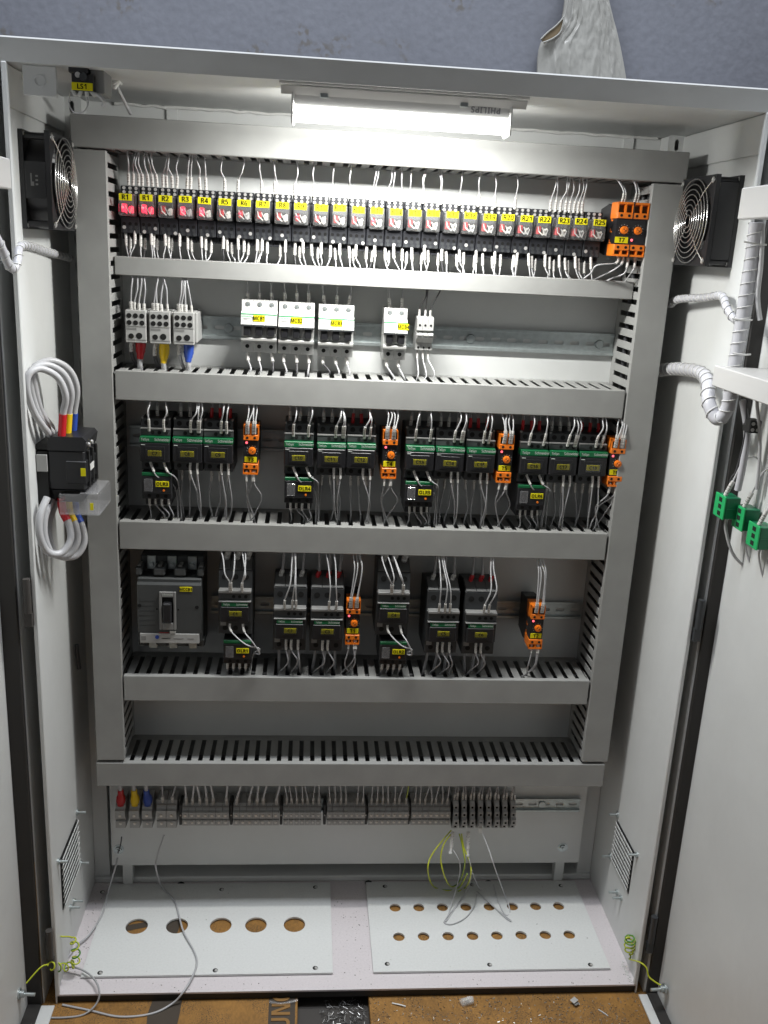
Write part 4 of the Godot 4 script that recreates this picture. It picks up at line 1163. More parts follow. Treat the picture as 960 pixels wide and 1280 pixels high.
# ------------------------------------------------------------------ lower motor row
func tall_contactor(x: float, y: float, words: String, label: String) -> void:
	var o := thing("contactor", label, "contactor", Vector3(x, y, 0.0), "large contactors beside the moulded breaker")
	o.rotation = Vector3(jit(0.006), jit(0.010), jit(0.007))
	part(o, "body", shape("big body", func(): return G.new().along_x(PackedVector2Array([Vector2(0.0078, 0.052), Vector2(0.050, 0.060), Vector2(0.086, 0.0475), Vector2(0.086, 0.016), Vector2(0.092, 0.0145), Vector2(0.092, -0.036), Vector2(0.086, -0.0385), Vector2(0.086, -0.060), Vector2(0.0078, -0.060)]), -0.0265, 0.0265)), M["charcoal plastic"])
	part(o, "grey_roof", shape("big roof", func():
		var g := G.new()
		for k in 3:
			g.box(Vector3(-0.0172 + 0.0172 * k, 0.0552, 0.0690), Vector3(0.0165, 0.0016, 0.035), 0.0005, Basis(Vector3(1, 0, 0), 0.334))
		return g), M["slate plastic"])
	part(o, "ledge", shape("big ledge", func(): return G.new().bb(-0.0255, 0.0255, 0.0145, 0.0190, 0.0865, 0.1010, 0.0008)), M["mid grey plastic"])
	part(o, "mid_step", shape("big mid", func(): return G.new().bb(-0.0255, 0.0255, 0.0012, 0.0143, 0.0922, 0.0960, 0.0008)), M["breaker grey"])
	part(o, "rim", shape("big rim", func(): return G.new().bb(-0.0255, 0.0255, -0.0006, 0.0012, 0.0922, 0.1012, 0.0005)), M["mid grey plastic"])
	part(o, "green_band", shape("big green", func(): return G.new().bb(-0.0205, 0.0205, -0.0078, -0.0010, 0.0922, 0.1005, 0.0006)), M["green band"])
	part(o, "front", shape("big front", func(): return G.new().bb(-0.0225, 0.0225, -0.0345, -0.0080, 0.0922, 0.1010, 0.0014)), M["black plastic"])
	part(o, "corner_label", shape("big corner", func(): return G.new().bb(-0.0045, 0.0045, -0.0035, 0.0035, 0, 0.0008)), M["mid grey plastic"], Vector3(-0.0195, -0.0425, 0.0860))
	for k in 3:
		part(o, "power_terminal", disc(0.0048), M["hole black"], Vector3(-0.0165 + 0.0165 * k, 0.0370, 0.0861))
		part(o, "coil_terminal", disc(0.0027), M["hole black"], Vector3(-0.002 + 0.0095 * k, 0.0075, 0.0961))
		part(o, "lower_terminal", disc(0.0040), M["hole black"], Vector3(-0.0165 + 0.0165 * k, -0.0500, 0.0861))
	lettering(o, "TeSys", 0.0030, M["white print"], Vector3(-0.0130, -0.0043, 0.1006), Vector3.ZERO, 1.0, "maker_print")
	lettering(o, "Schneider", 0.0032, M["white print"], Vector3(0.0115, -0.0043, 0.1006), Vector3.ZERO, 0.95, "maker_print")
	label_plate(o, words, 0.0195, 0.0085, Vector3(0.001, -0.0195, 0.1016), "label")
	part(o, "label_window", shape("label window", func(): return G.new().box(Vector3.ZERO, Vector3(0.0240, 0.0125, 0.0006))), M["tinted window"], Vector3(0.001, -0.0195, 0.1031))

func row_motors() -> void:
	# moulded case breaker
	var o := thing("moulded_breaker", "big dark grey moulded case breaker with black toggle and yellow label", "circuit breaker", Vector3(0.1215, 0.588, 0.0))
	part(o, "case", G.new().bb(-0.050, 0.050, -0.078, 0.080, 0.004, 0.055, 0.002).bb(-0.050, 0.050, -0.055, 0.0535, 0.055, 0.0885, 0.002).along_x(PackedVector2Array([Vector2(0.0887, 0.047), Vector2(0.0945, 0.044), Vector2(0.0945, -0.0370), Vector2(0.0887, -0.0372)]), -0.0495, 0.0495), M["breaker grey"])
	part(o, "rating_plate", G.new().bb(-0.0465, 0.0465, -0.0545, -0.0378, 0.0886, 0.0952, 0.0008), M["light grey plastic"])
	part(o, "adjuster", G.new().cyl(Vector3.ZERO, Vector3(0, 0, 0.0015), 0.0030, 0.0030, 14), M["blue sleeve"], Vector3(-0.0195, -0.0438, 0.0952))
	for k in [[-0.041, 0.008, 0.0035], [-0.006, 0.014, 0.0008], [0.014, 0.016, 0.0008], [0.033, 0.010, 0.0008], [-0.006, 0.010, 0.0006]]:
		part(o, "plate_print", G.new().bb(k[0] - k[1] / 2, k[0] + k[1] / 2, -k[2], k[2], 0, 0.0003), M["mid grey plastic"], Vector3(0, -0.0462, 0.0952))
	var hf := part(o, "toggle_frame", G.new().bb(-0.0150, -0.0108, -0.0300, 0.0340, 0.0946, 0.0985, 0.0008).bb(0.0068, 0.0110, -0.0300, 0.0340, 0.0946, 0.0985, 0.0008).bb(-0.0107, 0.0067, 0.0250, 0.0340, 0.0946, 0.0985, 0.0008).bb(-0.0107, 0.0067, -0.0300, -0.0185, 0.0946, 0.0985, 0.0008), M["mid grey plastic"])
	part(hf, "toggle_slot", G.new().bb(-0.0107, 0.0067, -0.0184, 0.0249, 0.0946, 0.0952), M["hole black"])
	part(hf, "toggle", G.new().bb(-0.0088, 0.0048, -0.0160, 0.0175, 0.0953, 0.106, 0.002), M["black plastic"])
	lettering(hf, "Schneider", 0.0032, M["white print"], Vector3(-0.002, 0.0295, 0.0986), Vector3.ZERO, 0.9, "maker_print")
	part(o, "seal_tag", G.new().bb(0.0005, 0.0095, -0.0372, -0.0330, 0.0946, 0.0960), M["white plastic"])
	part(o, "red_line", G.new().bb(-0.016, -0.001, -0.0368, -0.0362, 0.0946, 0.0953), M["red sleeve"])
	label_plate(o, "MCCB1", 0.0195, 0.0078, Vector3(0.0262, 0.0380, 0.0951), "label")
	for k in [[-0.0462, 0.0090], [0.0430, 0.0078], [0.014, 0.0032], [-0.019, 0.0036]]:
		part(o, "screw_well", disc(0.0030 if absf(k[0]) > 0.03 else 0.0014), M["hole black"], Vector3(k[0], k[1], 0.0946))
	for k in 6:
		part(o, "vent_groove", G.new().bb(-0.046, -0.022, -0.0003, 0.0003, 0, 0.0003), M["charcoal plastic"], Vector3(0, -0.024 + 0.0082 * k, 0.0945))
	for s in [1.0, -1.0]:
		for k in 4:
			var x := -0.0480 + 0.032 * k
			part(o, "partition", G.new().bb(x - (0.009 if k in [1, 2] else 0.005), x + (0.009 if k in [1, 2] else 0.005), minf(s * 0.0560, s * 0.069), maxf(s * 0.0560, s * 0.069), 0.0552, 0.086 if s > 0 else 0.074, 0.002), M["breaker grey"])
			part(o, "partition_notch", G.new().bb(x - 0.003, x + 0.003, minf(s * 0.0692, s * 0.0715), maxf(s * 0.0692, s * 0.0715), 0.0600, 0.080 if s > 0 else 0.07, 0.0008), M["mid grey plastic"])
		for k in 3:
			var x := -0.032 + 0.032 * k
			part(o, "terminal_lug", G.new().bb(x - 0.007, x + 0.007, minf(s * 0.058, s * 0.080), maxf(s * 0.058, s * 0.080), 0.0560, 0.0595, 0.0008).cyl(Vector3(x, s * 0.066, 0.0595), Vector3(x, s * 0.066, 0.064), 0.0042, 0.0038, 6), M["zinc"])
			var a := Vector3(x, 0.588 + s * 0.074, 0.062)
			var b := Vector3(x + jit(0.003), 0.698 if s > 0 else 0.468, 0.055)
			wire([a, a + Vector3(0, s * 0.014, 0.0), b], 0.0036, M["dark wire"], "thick black cable %s the big moulded breaker" % ("rising from" if s > 0 else "dropping from"), "cables %s the moulded breaker" % ("above" if s > 0 else "below"), [[0, 0.023, 0.0044, M["sleeve"]]] if s > 0 else [], "power_cable", "cable")
	# contactors
	var cs := [[0.2245, 0.608, "C1", 1], [0.3110, 0.5805, "C2", 0], [0.3702, 0.5800, "C3", 0], [0.4765, 0.610, "C4", 2], [0.5580, 0.5795, "C5", 0], [0.6215, 0.5790, "C6", 0]]
	var fronts := {"C1": [[-0.0085, -0.026], [-0.0055, -0.003], [0.0110, 0.0085], [0.0118, 0.0125]], "C2": [[-0.008, 0.002], [0.0035, 0.006], [0.0095, 0.004]], "C3": [[0.0025, -0.007], [0.0140, 0.006]], "C4": [[-0.0055, -0.024], [-0.0035, -0.018], [0.0125, -0.010], [0.0135, -0.006]], "C5": [[-0.008, -0.014], [0.0018, -0.010], [0.0095, -0.006]], "C6": [[0.0020, 0.010], [0.0100, 0.012]]}
	for c in cs:
		var x: float = c[0]
		var y: float = c[1]
		var nm: String = c[2]
		tall_contactor(x, y, nm, "large black contactor with grey roof and yellow label %s" % nm)
		for e in fronts[nm]:
			var a := Vector3(x + e[0], y + 0.0165, 0.0990)
			var up := 0.052 if c[3] else 0.072
			var b := Vector3(x + e[1], 0.697, 0.084)
			wire([a, a + Vector3(0.0, 0.018, 0.005), Vector3(lerpf(a.x, b.x, 0.45) + 0.004, a.y + up * 0.65, 0.108), b], 0.0011, M["white wire"], "white sleeved wire arching up from the front of contactor %s" % nm, "front wires above the large contactors", [[0, 0.0180, 0.0021, M["sleeve"]]])
		for j in 3:
			var a := Vector3(x - 0.0165 + 0.0165 * j, y + 0.052, 0.060)
			var b := Vector3(a.x + 0.004 + jit(0.003), 0.698, 0.052)
			wire([a, a + Vector3(0.001, 0.012, 0.0), a + Vector3(0.003, 0.018, 0.0), b], 0.0024, M["grey wire"], "grey power wire rising behind contactor %s" % nm, "power wires above the large contactors", [[0, 0.021 if c[3] else 0.018, 0.0048 if c[3] else 0.0036, M["red sleeve"] if nm in ["C3", "C6"] else M["sleeve"]]], "power_wire")
		if c[3]:
			overload(x + 0.004, y - 0.0885, "OLR%d" % c[3], "contactor %s" % nm, 0.096)
			for j in 2:
				var a := Vector3(x + [-0.008, 0.0125][j], y - 0.0385, 0.096)
				var far := x + (0.040 if c[3] == 1 else 0.034)
				wire([a, a + Vector3(0.003, -0.012, 0.005), Vector3(lerpf(a.x, far, 0.55), y - 0.068 + 0.006 * j, 0.110), Vector3(far, y - 0.080 - 0.008 * j, 0.100), Vector3(far - 0.012, y - 0.1, 0.080), Vector3(far - 0.018, 0.468, 0.066)], 0.0011, M["white wire"], "white sleeved wire looping beside the overload relay under contactor %s" % nm, "looping wires beside the lower overload relays", [[0, 0.0135, 0.0020, M["sleeve"]]])
			for j in 4:
				var a := Vector3(x - 0.012 + 0.0098 * j, y - 0.0885 - 0.019, 0.084)
				wire([a, a + Vector3(-0.0005, -0.012, 0.002), Vector3(a.x - 0.003 + jit(0.002), 0.467, 0.068)], 0.0014, M["grey wire"], "grey sleeved wire dropping from overload relay OLR%d" % c[3], "wires below the lower overload relays", [[0, 0.0145, 0.0023, M["sleeve"]]])
		else:
			for j in (3 if nm in ["C2", "C5"] else 2):
				var a := Vector3(x + [-0.005, 0.0035, 0.0145][j], y - 0.0385, 0.0925)
				var b := Vector3(a.x + [-0.012, -0.002, 0.004][j] + jit(0.004), 0.467, 0.066)
				wire([a, a + Vector3(0.0004, -0.017, 0.003), Vector3(a.x + [0.006, 0.010, 0.006][j], y - 0.075, 0.094), b], 0.0012, M["grey wire"], "grey sleeved wire dropping from the front of contactor %s" % nm, "front wires below the large contactors", [[0, 0.0165, 0.0022, M["sleeve"]]])
			for j in 3:
				var a := Vector3(x - 0.0165 + 0.0165 * j, y - 0.056, 0.060)
				wire([a, a + Vector3(0, -0.02, 0), Vector3(a.x + jit(0.006), 0.467, 0.056)], 0.0026, M["grey wire"], "grey power wire dropping from the back of contactor %s" % nm, "power wires below the large contactors", [], "power_wire")
	for e in [[0.4130, 0.5735, "T1"], [0.7165, 0.5705, "T2"]]:
		timer(Vector3(e[0], e[1], 0.0), 0.0228, e[2], "slim orange and black timer marked %s" % e[2])
		for j in 4:
			var a := Vector3(e[0] + [-0.0062, -0.004, 0.0035, 0.006][j], e[1] + 0.026, 0.0925)
			var b := Vector3(a.x + [0.004, 0.008, 0.001, 0.002][j] - (0.012 if e[2] == "T2" else 0.002), 0.697, 0.078)
			wire([a, a + Vector3(0, 0.017, 0.003), a.lerp(b, 0.65) + Vector3(0.005, 0, 0.010), b], 0.00105, M["white wire"], "white sleeved wire rising from timer %s" % e[2], "wires above timer %s" % e[2], [[0, 0.0185, 0.0020, M["sleeve"]]])
		for j in 3:
			var a := Vector3(e[0] + [-0.0062, 0.0035, 0.0058][j], e[1] - 0.032, 0.0895)
			var b := Vector3(e[0] + [-0.002, -0.010, -0.016][j], 0.467, 0.068)
			wire([a, a + Vector3(0.0004, -0.018, 0.002), Vector3(a.x + [-0.004, 0.002, -0.004][j], 0.500, 0.088), b], 0.0012, M["grey wire"], "grey sleeved wire dropping from timer %s" % e[2], "wires below timer %s" % e[2], [[0, 0.0145, 0.0020, M["sleeve"]]])

# ------------------------------------------------------------------ terminal row
func terminal(x: float, w: float, h: float, label: String, group: String, big: bool) -> void:
	var y := 0.1800
	var o := thing("terminal_block", label, "terminal block", Vector3(x, y, 0.0), group)
	var key := "term %.4f %s" % [w, big]
	part(o, "housing", shape(key, func():
		var k := h / 0.044
		return G.new().along_x(PackedVector2Array([Vector2(0.0078, 0.024 * k), Vector2(0.036, 0.0225 * k), Vector2(0.044, 0.0130 * k), Vector2(0.050, 0.0120 * k), Vector2(0.050, 0.0005), Vector2(0.043, -0.0005), Vector2(0.042, -0.006 * k), Vector2(0.046, -0.0065 * k), Vector2(0.046, -0.0165 * k), Vector2(0.0078, -0.021 * k)]), -w / 2 + 0.0003, w / 2 - 0.0003)), M["terminal grey"])
	var r := minf(0.0030, w * 0.26)
	part(o, "clamp_screw", pozi(r), M["steel"], Vector3(0, 0.0062, 0.0500))
	part(o, "clamp_screw", pozi(r * 0.9), M["steel"], Vector3(0, -0.0125 if big else -0.0105, 0.0460))
	part(o, "marker_strip", shape(key + " strip", func(): return G.new().box(Vector3.ZERO, Vector3(w * 0.94, 0.0035, 0.0006))), M["mid grey plastic"], Vector3(0, 0.0175 * h / 0.044, 0.0408))

func row_terminals() -> void:
	var hues := ["red", "yellow", "blue"]
	var mats := ["red sleeve", "yellow sleeve", "blue sleeve"]
	for i in 3:
		var x: float = [0.0248, 0.0490, 0.0708][i]
		terminal(x, 0.0175, 0.056, "large grey terminal block under the %s sleeve" % hues[i], "large terminal blocks", true)
		var a := Vector3(x, 0.2000, 0.036)
		var b := Vector3(x + (0.001 if i else -0.002), 0.280, 0.050)
		var path := spline([a, a + Vector3(0, 0.013, 0.001), a + Vector3(-0.001 * i, 0.030, 0.002), b], 6)
		var o := thing("feeder_cable", "grey cable in a %s sleeve entering a large terminal block" % hues[i], "cable", Vector3.ZERO, "colour sleeved cables over the terminals")
		part(o, "core", G.new().tube(path, 0.0038, 8), M["grey cable"])
		var sp := cut(path, 0.030)
		var rad := PackedFloat32Array()
		for k in sp.size():
			var t := float(k) / (sp.size() - 1)
			rad.append(lerpf(0.0078, 0.0050, smoothstep(0.45, 0.9, t)) + 0.0003 * sin(k * 1.9))
		part(o, "heat_shrink", G.new().tube(sp, 0.006, 10, true, rad), M[mats[i]])
	for i in 2:
		var x: float = [0.0953, 0.1128][i]
		terminal(x, 0.0172, 0.056, "large grey terminal block between the blue sleeve and the small blocks", "large terminal blocks", true)
		var a := Vector3(x + 0.001, 0.2005, 0.036)
		wire([a, a + Vector3(0.0, 0.016, 0.002), Vector3(x + 0.005, 0.245, 0.042), Vector3(x + 0.005, 0.280, 0.045)], 0.0016, M["grey wire"], "grey sleeved wire into a large terminal block beside the blue sleeve", "wires over the large terminal blocks", [[0, 0.016, 0.0030, M["sleeve"]]], "terminal_wire")
	var sets := [[0.1307, 0.2123, "wide"], [0.2191, 0.3000, "wide"], [0.3069, 0.3742, "narrow"], [0.3842, 0.4526, "narrow"], [0.4579, 0.5302, "narrow"], [0.5350, 0.6056, "narrow"]]
	var places := ["first wide set, beside the large blocks", "second wide set of seven blocks", "first narrow set, after the wide ones", "second narrow set of seven blocks", "third narrow set of seven blocks", "last narrow set, beside the stepped blocks"]
	for s in 6:
		var x0: float = sets[s][0]
		var x1: float = sets[s][1]
		var w := (x1 - x0) / 7.0
		var wide: bool = sets[s][2] == "wide"
		var st := thing("end_stop", "dark rail end stop closing the terminals of the %s" % places[s], "end stop", Vector3(x0 - 0.0034, 0.180, 0.0), "terminal rail end stops")
		part(st, "body", shape("end stop", func(): return G.new().bb(-0.0024, 0.0024, -0.020, 0.020, 0.0078, 0.040, 0.0008)), M["charcoal plastic"])
		part(st, "screw", pozi(0.0014), M["steel"], Vector3(0, 0.0, 0.0400))
		for k in 7:
			var x := x0 + w * (k + 0.5)
			terminal(x, w, 0.044, "small grey screw terminal in the %s" % places[s], "terminals in the %s" % places[s], false)
			if rng.randf() < (0.93 if wide else 0.86):
				var a := Vector3(x + jit(0.001), 0.1985, 0.036)
				var b := Vector3(x + jit(0.012) + (0.004 if wide else 0.0), 0.279, 0.044)
				var green := s == 4 and k == 6
				wire([a, a + Vector3(jit(0.001), 0.016, 0.002), a.lerp(b, 0.6) + Vector3((a.x - b.x) * 0.15, 0, 0.003), b], 0.0019 if wide else 0.0010, M["earth wire"] if green else M["white wire"], "%s sleeved wire into the terminals of the %s" % ["yellow-green" if green else "pale grey", places[s]], "wires into the %s" % places[s], [[0, 0.0150, 0.0029 if wide else 0.0021, M["sleeve"]]], "terminal_wire")
	for k in 8:
		var x := 0.6150 + 0.0149 * k
		var o := thing("stepped_terminal", "stepped multi-level grey terminal block near the bare rail end", "terminal block", Vector3(x, 0.1835, 0.0), "stepped terminal blocks")
		part(o, "housing", shape("stepped", func(): return G.new().along_x(PackedVector2Array([Vector2(0.0078, 0.026), Vector2(0.040, 0.026), Vector2(0.046, 0.020), Vector2(0.046, 0.012), Vector2(0.053, 0.010), Vector2(0.053, 0.001), Vector2(0.060, -0.001), Vector2(0.060, -0.012), Vector2(0.053, -0.014), Vector2(0.053, -0.022), Vector2(0.046, -0.024), Vector2(0.040, -0.031), Vector2(0.0078, -0.031)]), -0.0042, 0.0042)), M["terminal grey"])
		for q in [[0.016, 0.0462], [0.0055, 0.0532], [-0.0065, 0.0602], [-0.018, 0.0532]]:
			part(o, "screw_well", disc(0.0021), M["hole black"], Vector3(0.0, q[0], q[1]))
		part(o, "slot", shape("stepped slot", func(): return G.new().bb(-0.0044, -0.0042, -0.024, 0.014, 0.020, 0.044)), M["hole black"])
		for j in 2:
			var a := Vector3(x - 0.002 + 0.005 * j, 0.2035 + 0.004 * ((k + j) % 2), 0.036)
			wire([a, a + Vector3(0, 0.018, 0.001), Vector3(x + 0.002 + jit(0.008), 0.279, 0.044)], 0.0011, M["grey wire"], "grey sleeved wire into a stepped terminal block", "wires into the stepped terminals", [[0, 0.0175, 0.0021, M["sleeve"]]], "terminal_wire")

# ------------------------------------------------------------------ fans
func fan(where: Vector3, turn: float, label: String, first: bool) -> void:
	var o := thing("cooling_fan", label, "fan", where, "cooling fans on the side walls")
	o.rotation.y = turn
	var h := 0.0595
	# a flange: rounded square ring with waisted sides
	for e in [["back_flange", 0.0005, 0.006], ["front_flange", 0.0325, 0.0385]]:
		part(o, e[0], shape("flange " + e[0], func():
			var g := G.new()
			for qx in [-1.0, 1.0]:
				for qy in [-1.0, 1.0]:
					pass
			g.holed(Transform3D(Basis(), Vector3(0, 0, e[2])), -h, h, -h, h, Vector2.ZERO, 0.0555, 0.0555, e[2] - e[1], 2.0, 48)
			for s in [-1.0, 1.0]:
				g.bb(s * h - s * 0.0004, s * h, -h, h, e[1], e[2]).bb(-h, h, s * h - s * 0.0004, s * h, e[1], e[2])
			return g), M["black plastic"])
	part(o, "barrel", shape("fan barrel", func(): return G.new().ring(Vector3(0, 0, 0.006), Vector3(0, 0, 0.0325), 0.0555, 0.0585, 40)), M["black plastic"])
	part(o, "corner_post", shape("fan posts", func():
		var g := G.new()
		for qx in [-1.0, 1.0]:
			for qy in [-1.0, 1.0]:
				g.cyl(Vector3(qx * 0.0525, qy * 0.0525, 0.006), Vector3(qx * 0.0525, qy * 0.0525, 0.0325), 0.0045, 0.0045, 10)
		return g), M["black plastic"])
	part(o, "motor_hub", shape("fan hub", func(): return G.new().cyl(Vector3(0, 0, 0.004), Vector3(0, 0, 0.034), 0.026, 0.025, 28).cyl(Vector3(0, 0, 0.034), Vector3(0, 0, 0.0345), 0.016, 0.016, 24)), M["matt black"])
	for k in 5:
		var b := part(o, "blade", shape("fan blade", func():
			var g := G.new()
			var n := 6
			for i in n:
				var r0 := 0.025 + 0.0285 * i / n
				var r1 := 0.025 + 0.0285 * (i + 1) / n
				var q := []
				for e in [[r0, -0.38], [r0, 0.38], [r1, 0.42], [r1, -0.34]]:
					q.append(Vector3(cos(e[1]) * e[0], sin(e[1]) * e[0], 0.017 - e[1] * 0.028 * (1.0 - 6.0 * (e[0] - 0.025))))
				g.quad(q[0], q[1], q[2], q[3], Vector3(0, 0, 1))
			return g), M["black plastic"])
		b.rotation.z = TAU * k / 5.0 + 0.3
	part(o, "finger_guard", shape("fan guard", func():
		var g := G.new()
		for k in 8:
			var r := 0.0085 + 0.0068 * k
			var pts := PackedVector3Array()
			for i in 41:
				var t := TAU * i / 40.0
				pts.append(Vector3(cos(t) * r, sin(t) * r, 0.0470 - 0.004 * pow(r / 0.0565, 3.0)))
			g.tube(pts, 0.0009, 6, false)
		for qx in [-1.0, 1.0]:
			for qy in [-1.0, 1.0]:
				g.tube(PackedVector3Array([Vector3(0.006 * qx, 0.006 * qy, 0.0452), Vector3(0.036 * qx, 0.036 * qy, 0.0445), Vector3(0.044 * qx, 0.044 * qy, 0.0425), Vector3(0.0525 * qx, 0.0525 * qy, 0.0400)]), 0.0011, 6)
				g.ring(Vector3(0.0525 * qx, 0.0525 * qy, 0.0388), Vector3(0.0525 * qx, 0.0525 * qy, 0.0402), 0.0022, 0.0046, 12)
		return g), M["bright wire steel"])
	for qx in [-1.0, 1.0]:
		for qy in [-1.0, 1.0]:
			part(o, "screw", pozi(0.0036), M["steel"], Vector3(0.0525 * qx, 0.0525 * qy, 0.0402))
			part(o, "screw", pozi(0.0036), M["steel"], Vector3(0.0545 * qx, 0.0545 * qy, 0.0061))
	if first:
		# maker's print on the flank that faces out of the cabinet
		var f := part(o, "flank", G.new().bb(-0.0597, -0.0590, -0.022, 0.022, 0.0065, 0.032), M["black plastic"])
		part(f, "print", G.new().bb(-0.0600, -0.0597, -0.007, 0.008, 0.0135, 0.0150).bb(-0.0600, -0.0597, -0.007, -0.002, 0.0150, 0.0175).bb(-0.0600, -0.0597, -0.006, -0.004, 0.0195, 0.0225).bb(-0.0600, -0.0597, -0.001, 0.001, 0.0195, 0.0225).bb(-0.0600, -0.0597, 0.004, 0.006, 0.0195, 0.0225), M["mid grey plastic"])
	else:
		part(o, "flank", G.new().bb(0.0590, 0.0597, -0.05, 0.05, 0.0065, 0.032), M["black plastic"])

# ------------------------------------------------------------------ limit switch and corner details
func limit_switch() -> void:
	var a := at(85, 80, 0.240)
	var b := at(117, 114, 0.240)
	var o := thing("limit_switch", "small black door switch with yellow LS1 label under the roof corner", "switch", Vector3((a.x + b.x) / 2, (a.y + b.y) / 2, 0.215))
	var w := (b.x - a.x) / 2
	var h := (a.y - b.y) / 2
	part(o, "body", G.new().bb(-w, w * 0.55, h * 0.35, h, -0.02, 0.025, 0.001).bb(-w * 0.8, w, -h, h * 0.34, -0.02, 0.0235, 0.001), M["black plastic"])
	part(o, "grey_side", G.new().bb(w * 0.6, w * 1.75, -h * 1.05, h * 0.98, -0.03, 0.015, 0.001), M["mid grey plastic"])
	part(o, "screw", pozi(0.0035), M["steel"], Vector3(-w * 0.25, h * 0.22, 0.0248))
	part(o, "roller", G.new().cyl(Vector3(w * 0.2, h * 0.1, 0.0236), Vector3(w * 0.2, h * 0.1, 0.0262), 0.005, 0.0045, 14), M["charcoal plastic"])
	label_plate(o, "LS1", w * 1.72, h * 0.62, Vector3(w * 0.06, -h * 0.68, 0.0240), "label", h * 0.42)
	for k in 4:
		part(o, "connector", G.new().box(Vector3(0, 0, 0), Vector3(0.0042, 0.009, 0.004), 0.0008, Basis(Vector3(0, 0, 1), [0.5, -0.3, 0.1, 0.7][k])), M["white plastic"], Vector3(-w * 0.75 + w * 0.52 * k, -h * 1.12, 0.016))
	wire([at(88, 116, 0.232), at(86, 128, 0.238), at(92, 140, 0.240), at(104, 140, 0.240), at(110, 130, 0.236), at(108, 118, 0.230)], 0.0008, M["white wire"], "thin white wire looped under the LS1 switch", "", [])
	wire([at(116, 116, 0.230), at(124, 120, 0.232), at(131, 128, 0.230), at(128, 132, 0.225)], 0.0022, M["white wire"], "short white sleeved lead at the side of the LS1 switch", "", [])
	wire([at(146, 108, 0.150), at(150, 116, 0.145), at(156, 128, 0.120), at(163, 142, 0.085)], 0.0022, M["grey cable"], "grey cable hanging from the adhesive mount behind the top duct", "", [], "lamp_cable", "cable")
	var t := thing("cable_mount", "white adhesive cable mount with ties on the roof behind LS1", "cable mount", at(137, 102, 0.150))
	part(t, "pad", G.new().box(Vector3(0, 0, 0), Vector3(0.028, 0.004, 0.022), 0.001), M["white plastic"])
	part(t, "tie", G.new().box(Vector3(0.010, -0.003, 0.004), Vector3(0.004, 0.014, 0.010), 0.001, Basis(Vector3(0, 0, 1), -0.6)).box(Vector3(0.012, 0.0, 0.010), Vector3(0.014, 0.003, 0.003), 0.0006, Basis(Vector3(0, 0, 1), 0.6)), M["white plastic"])

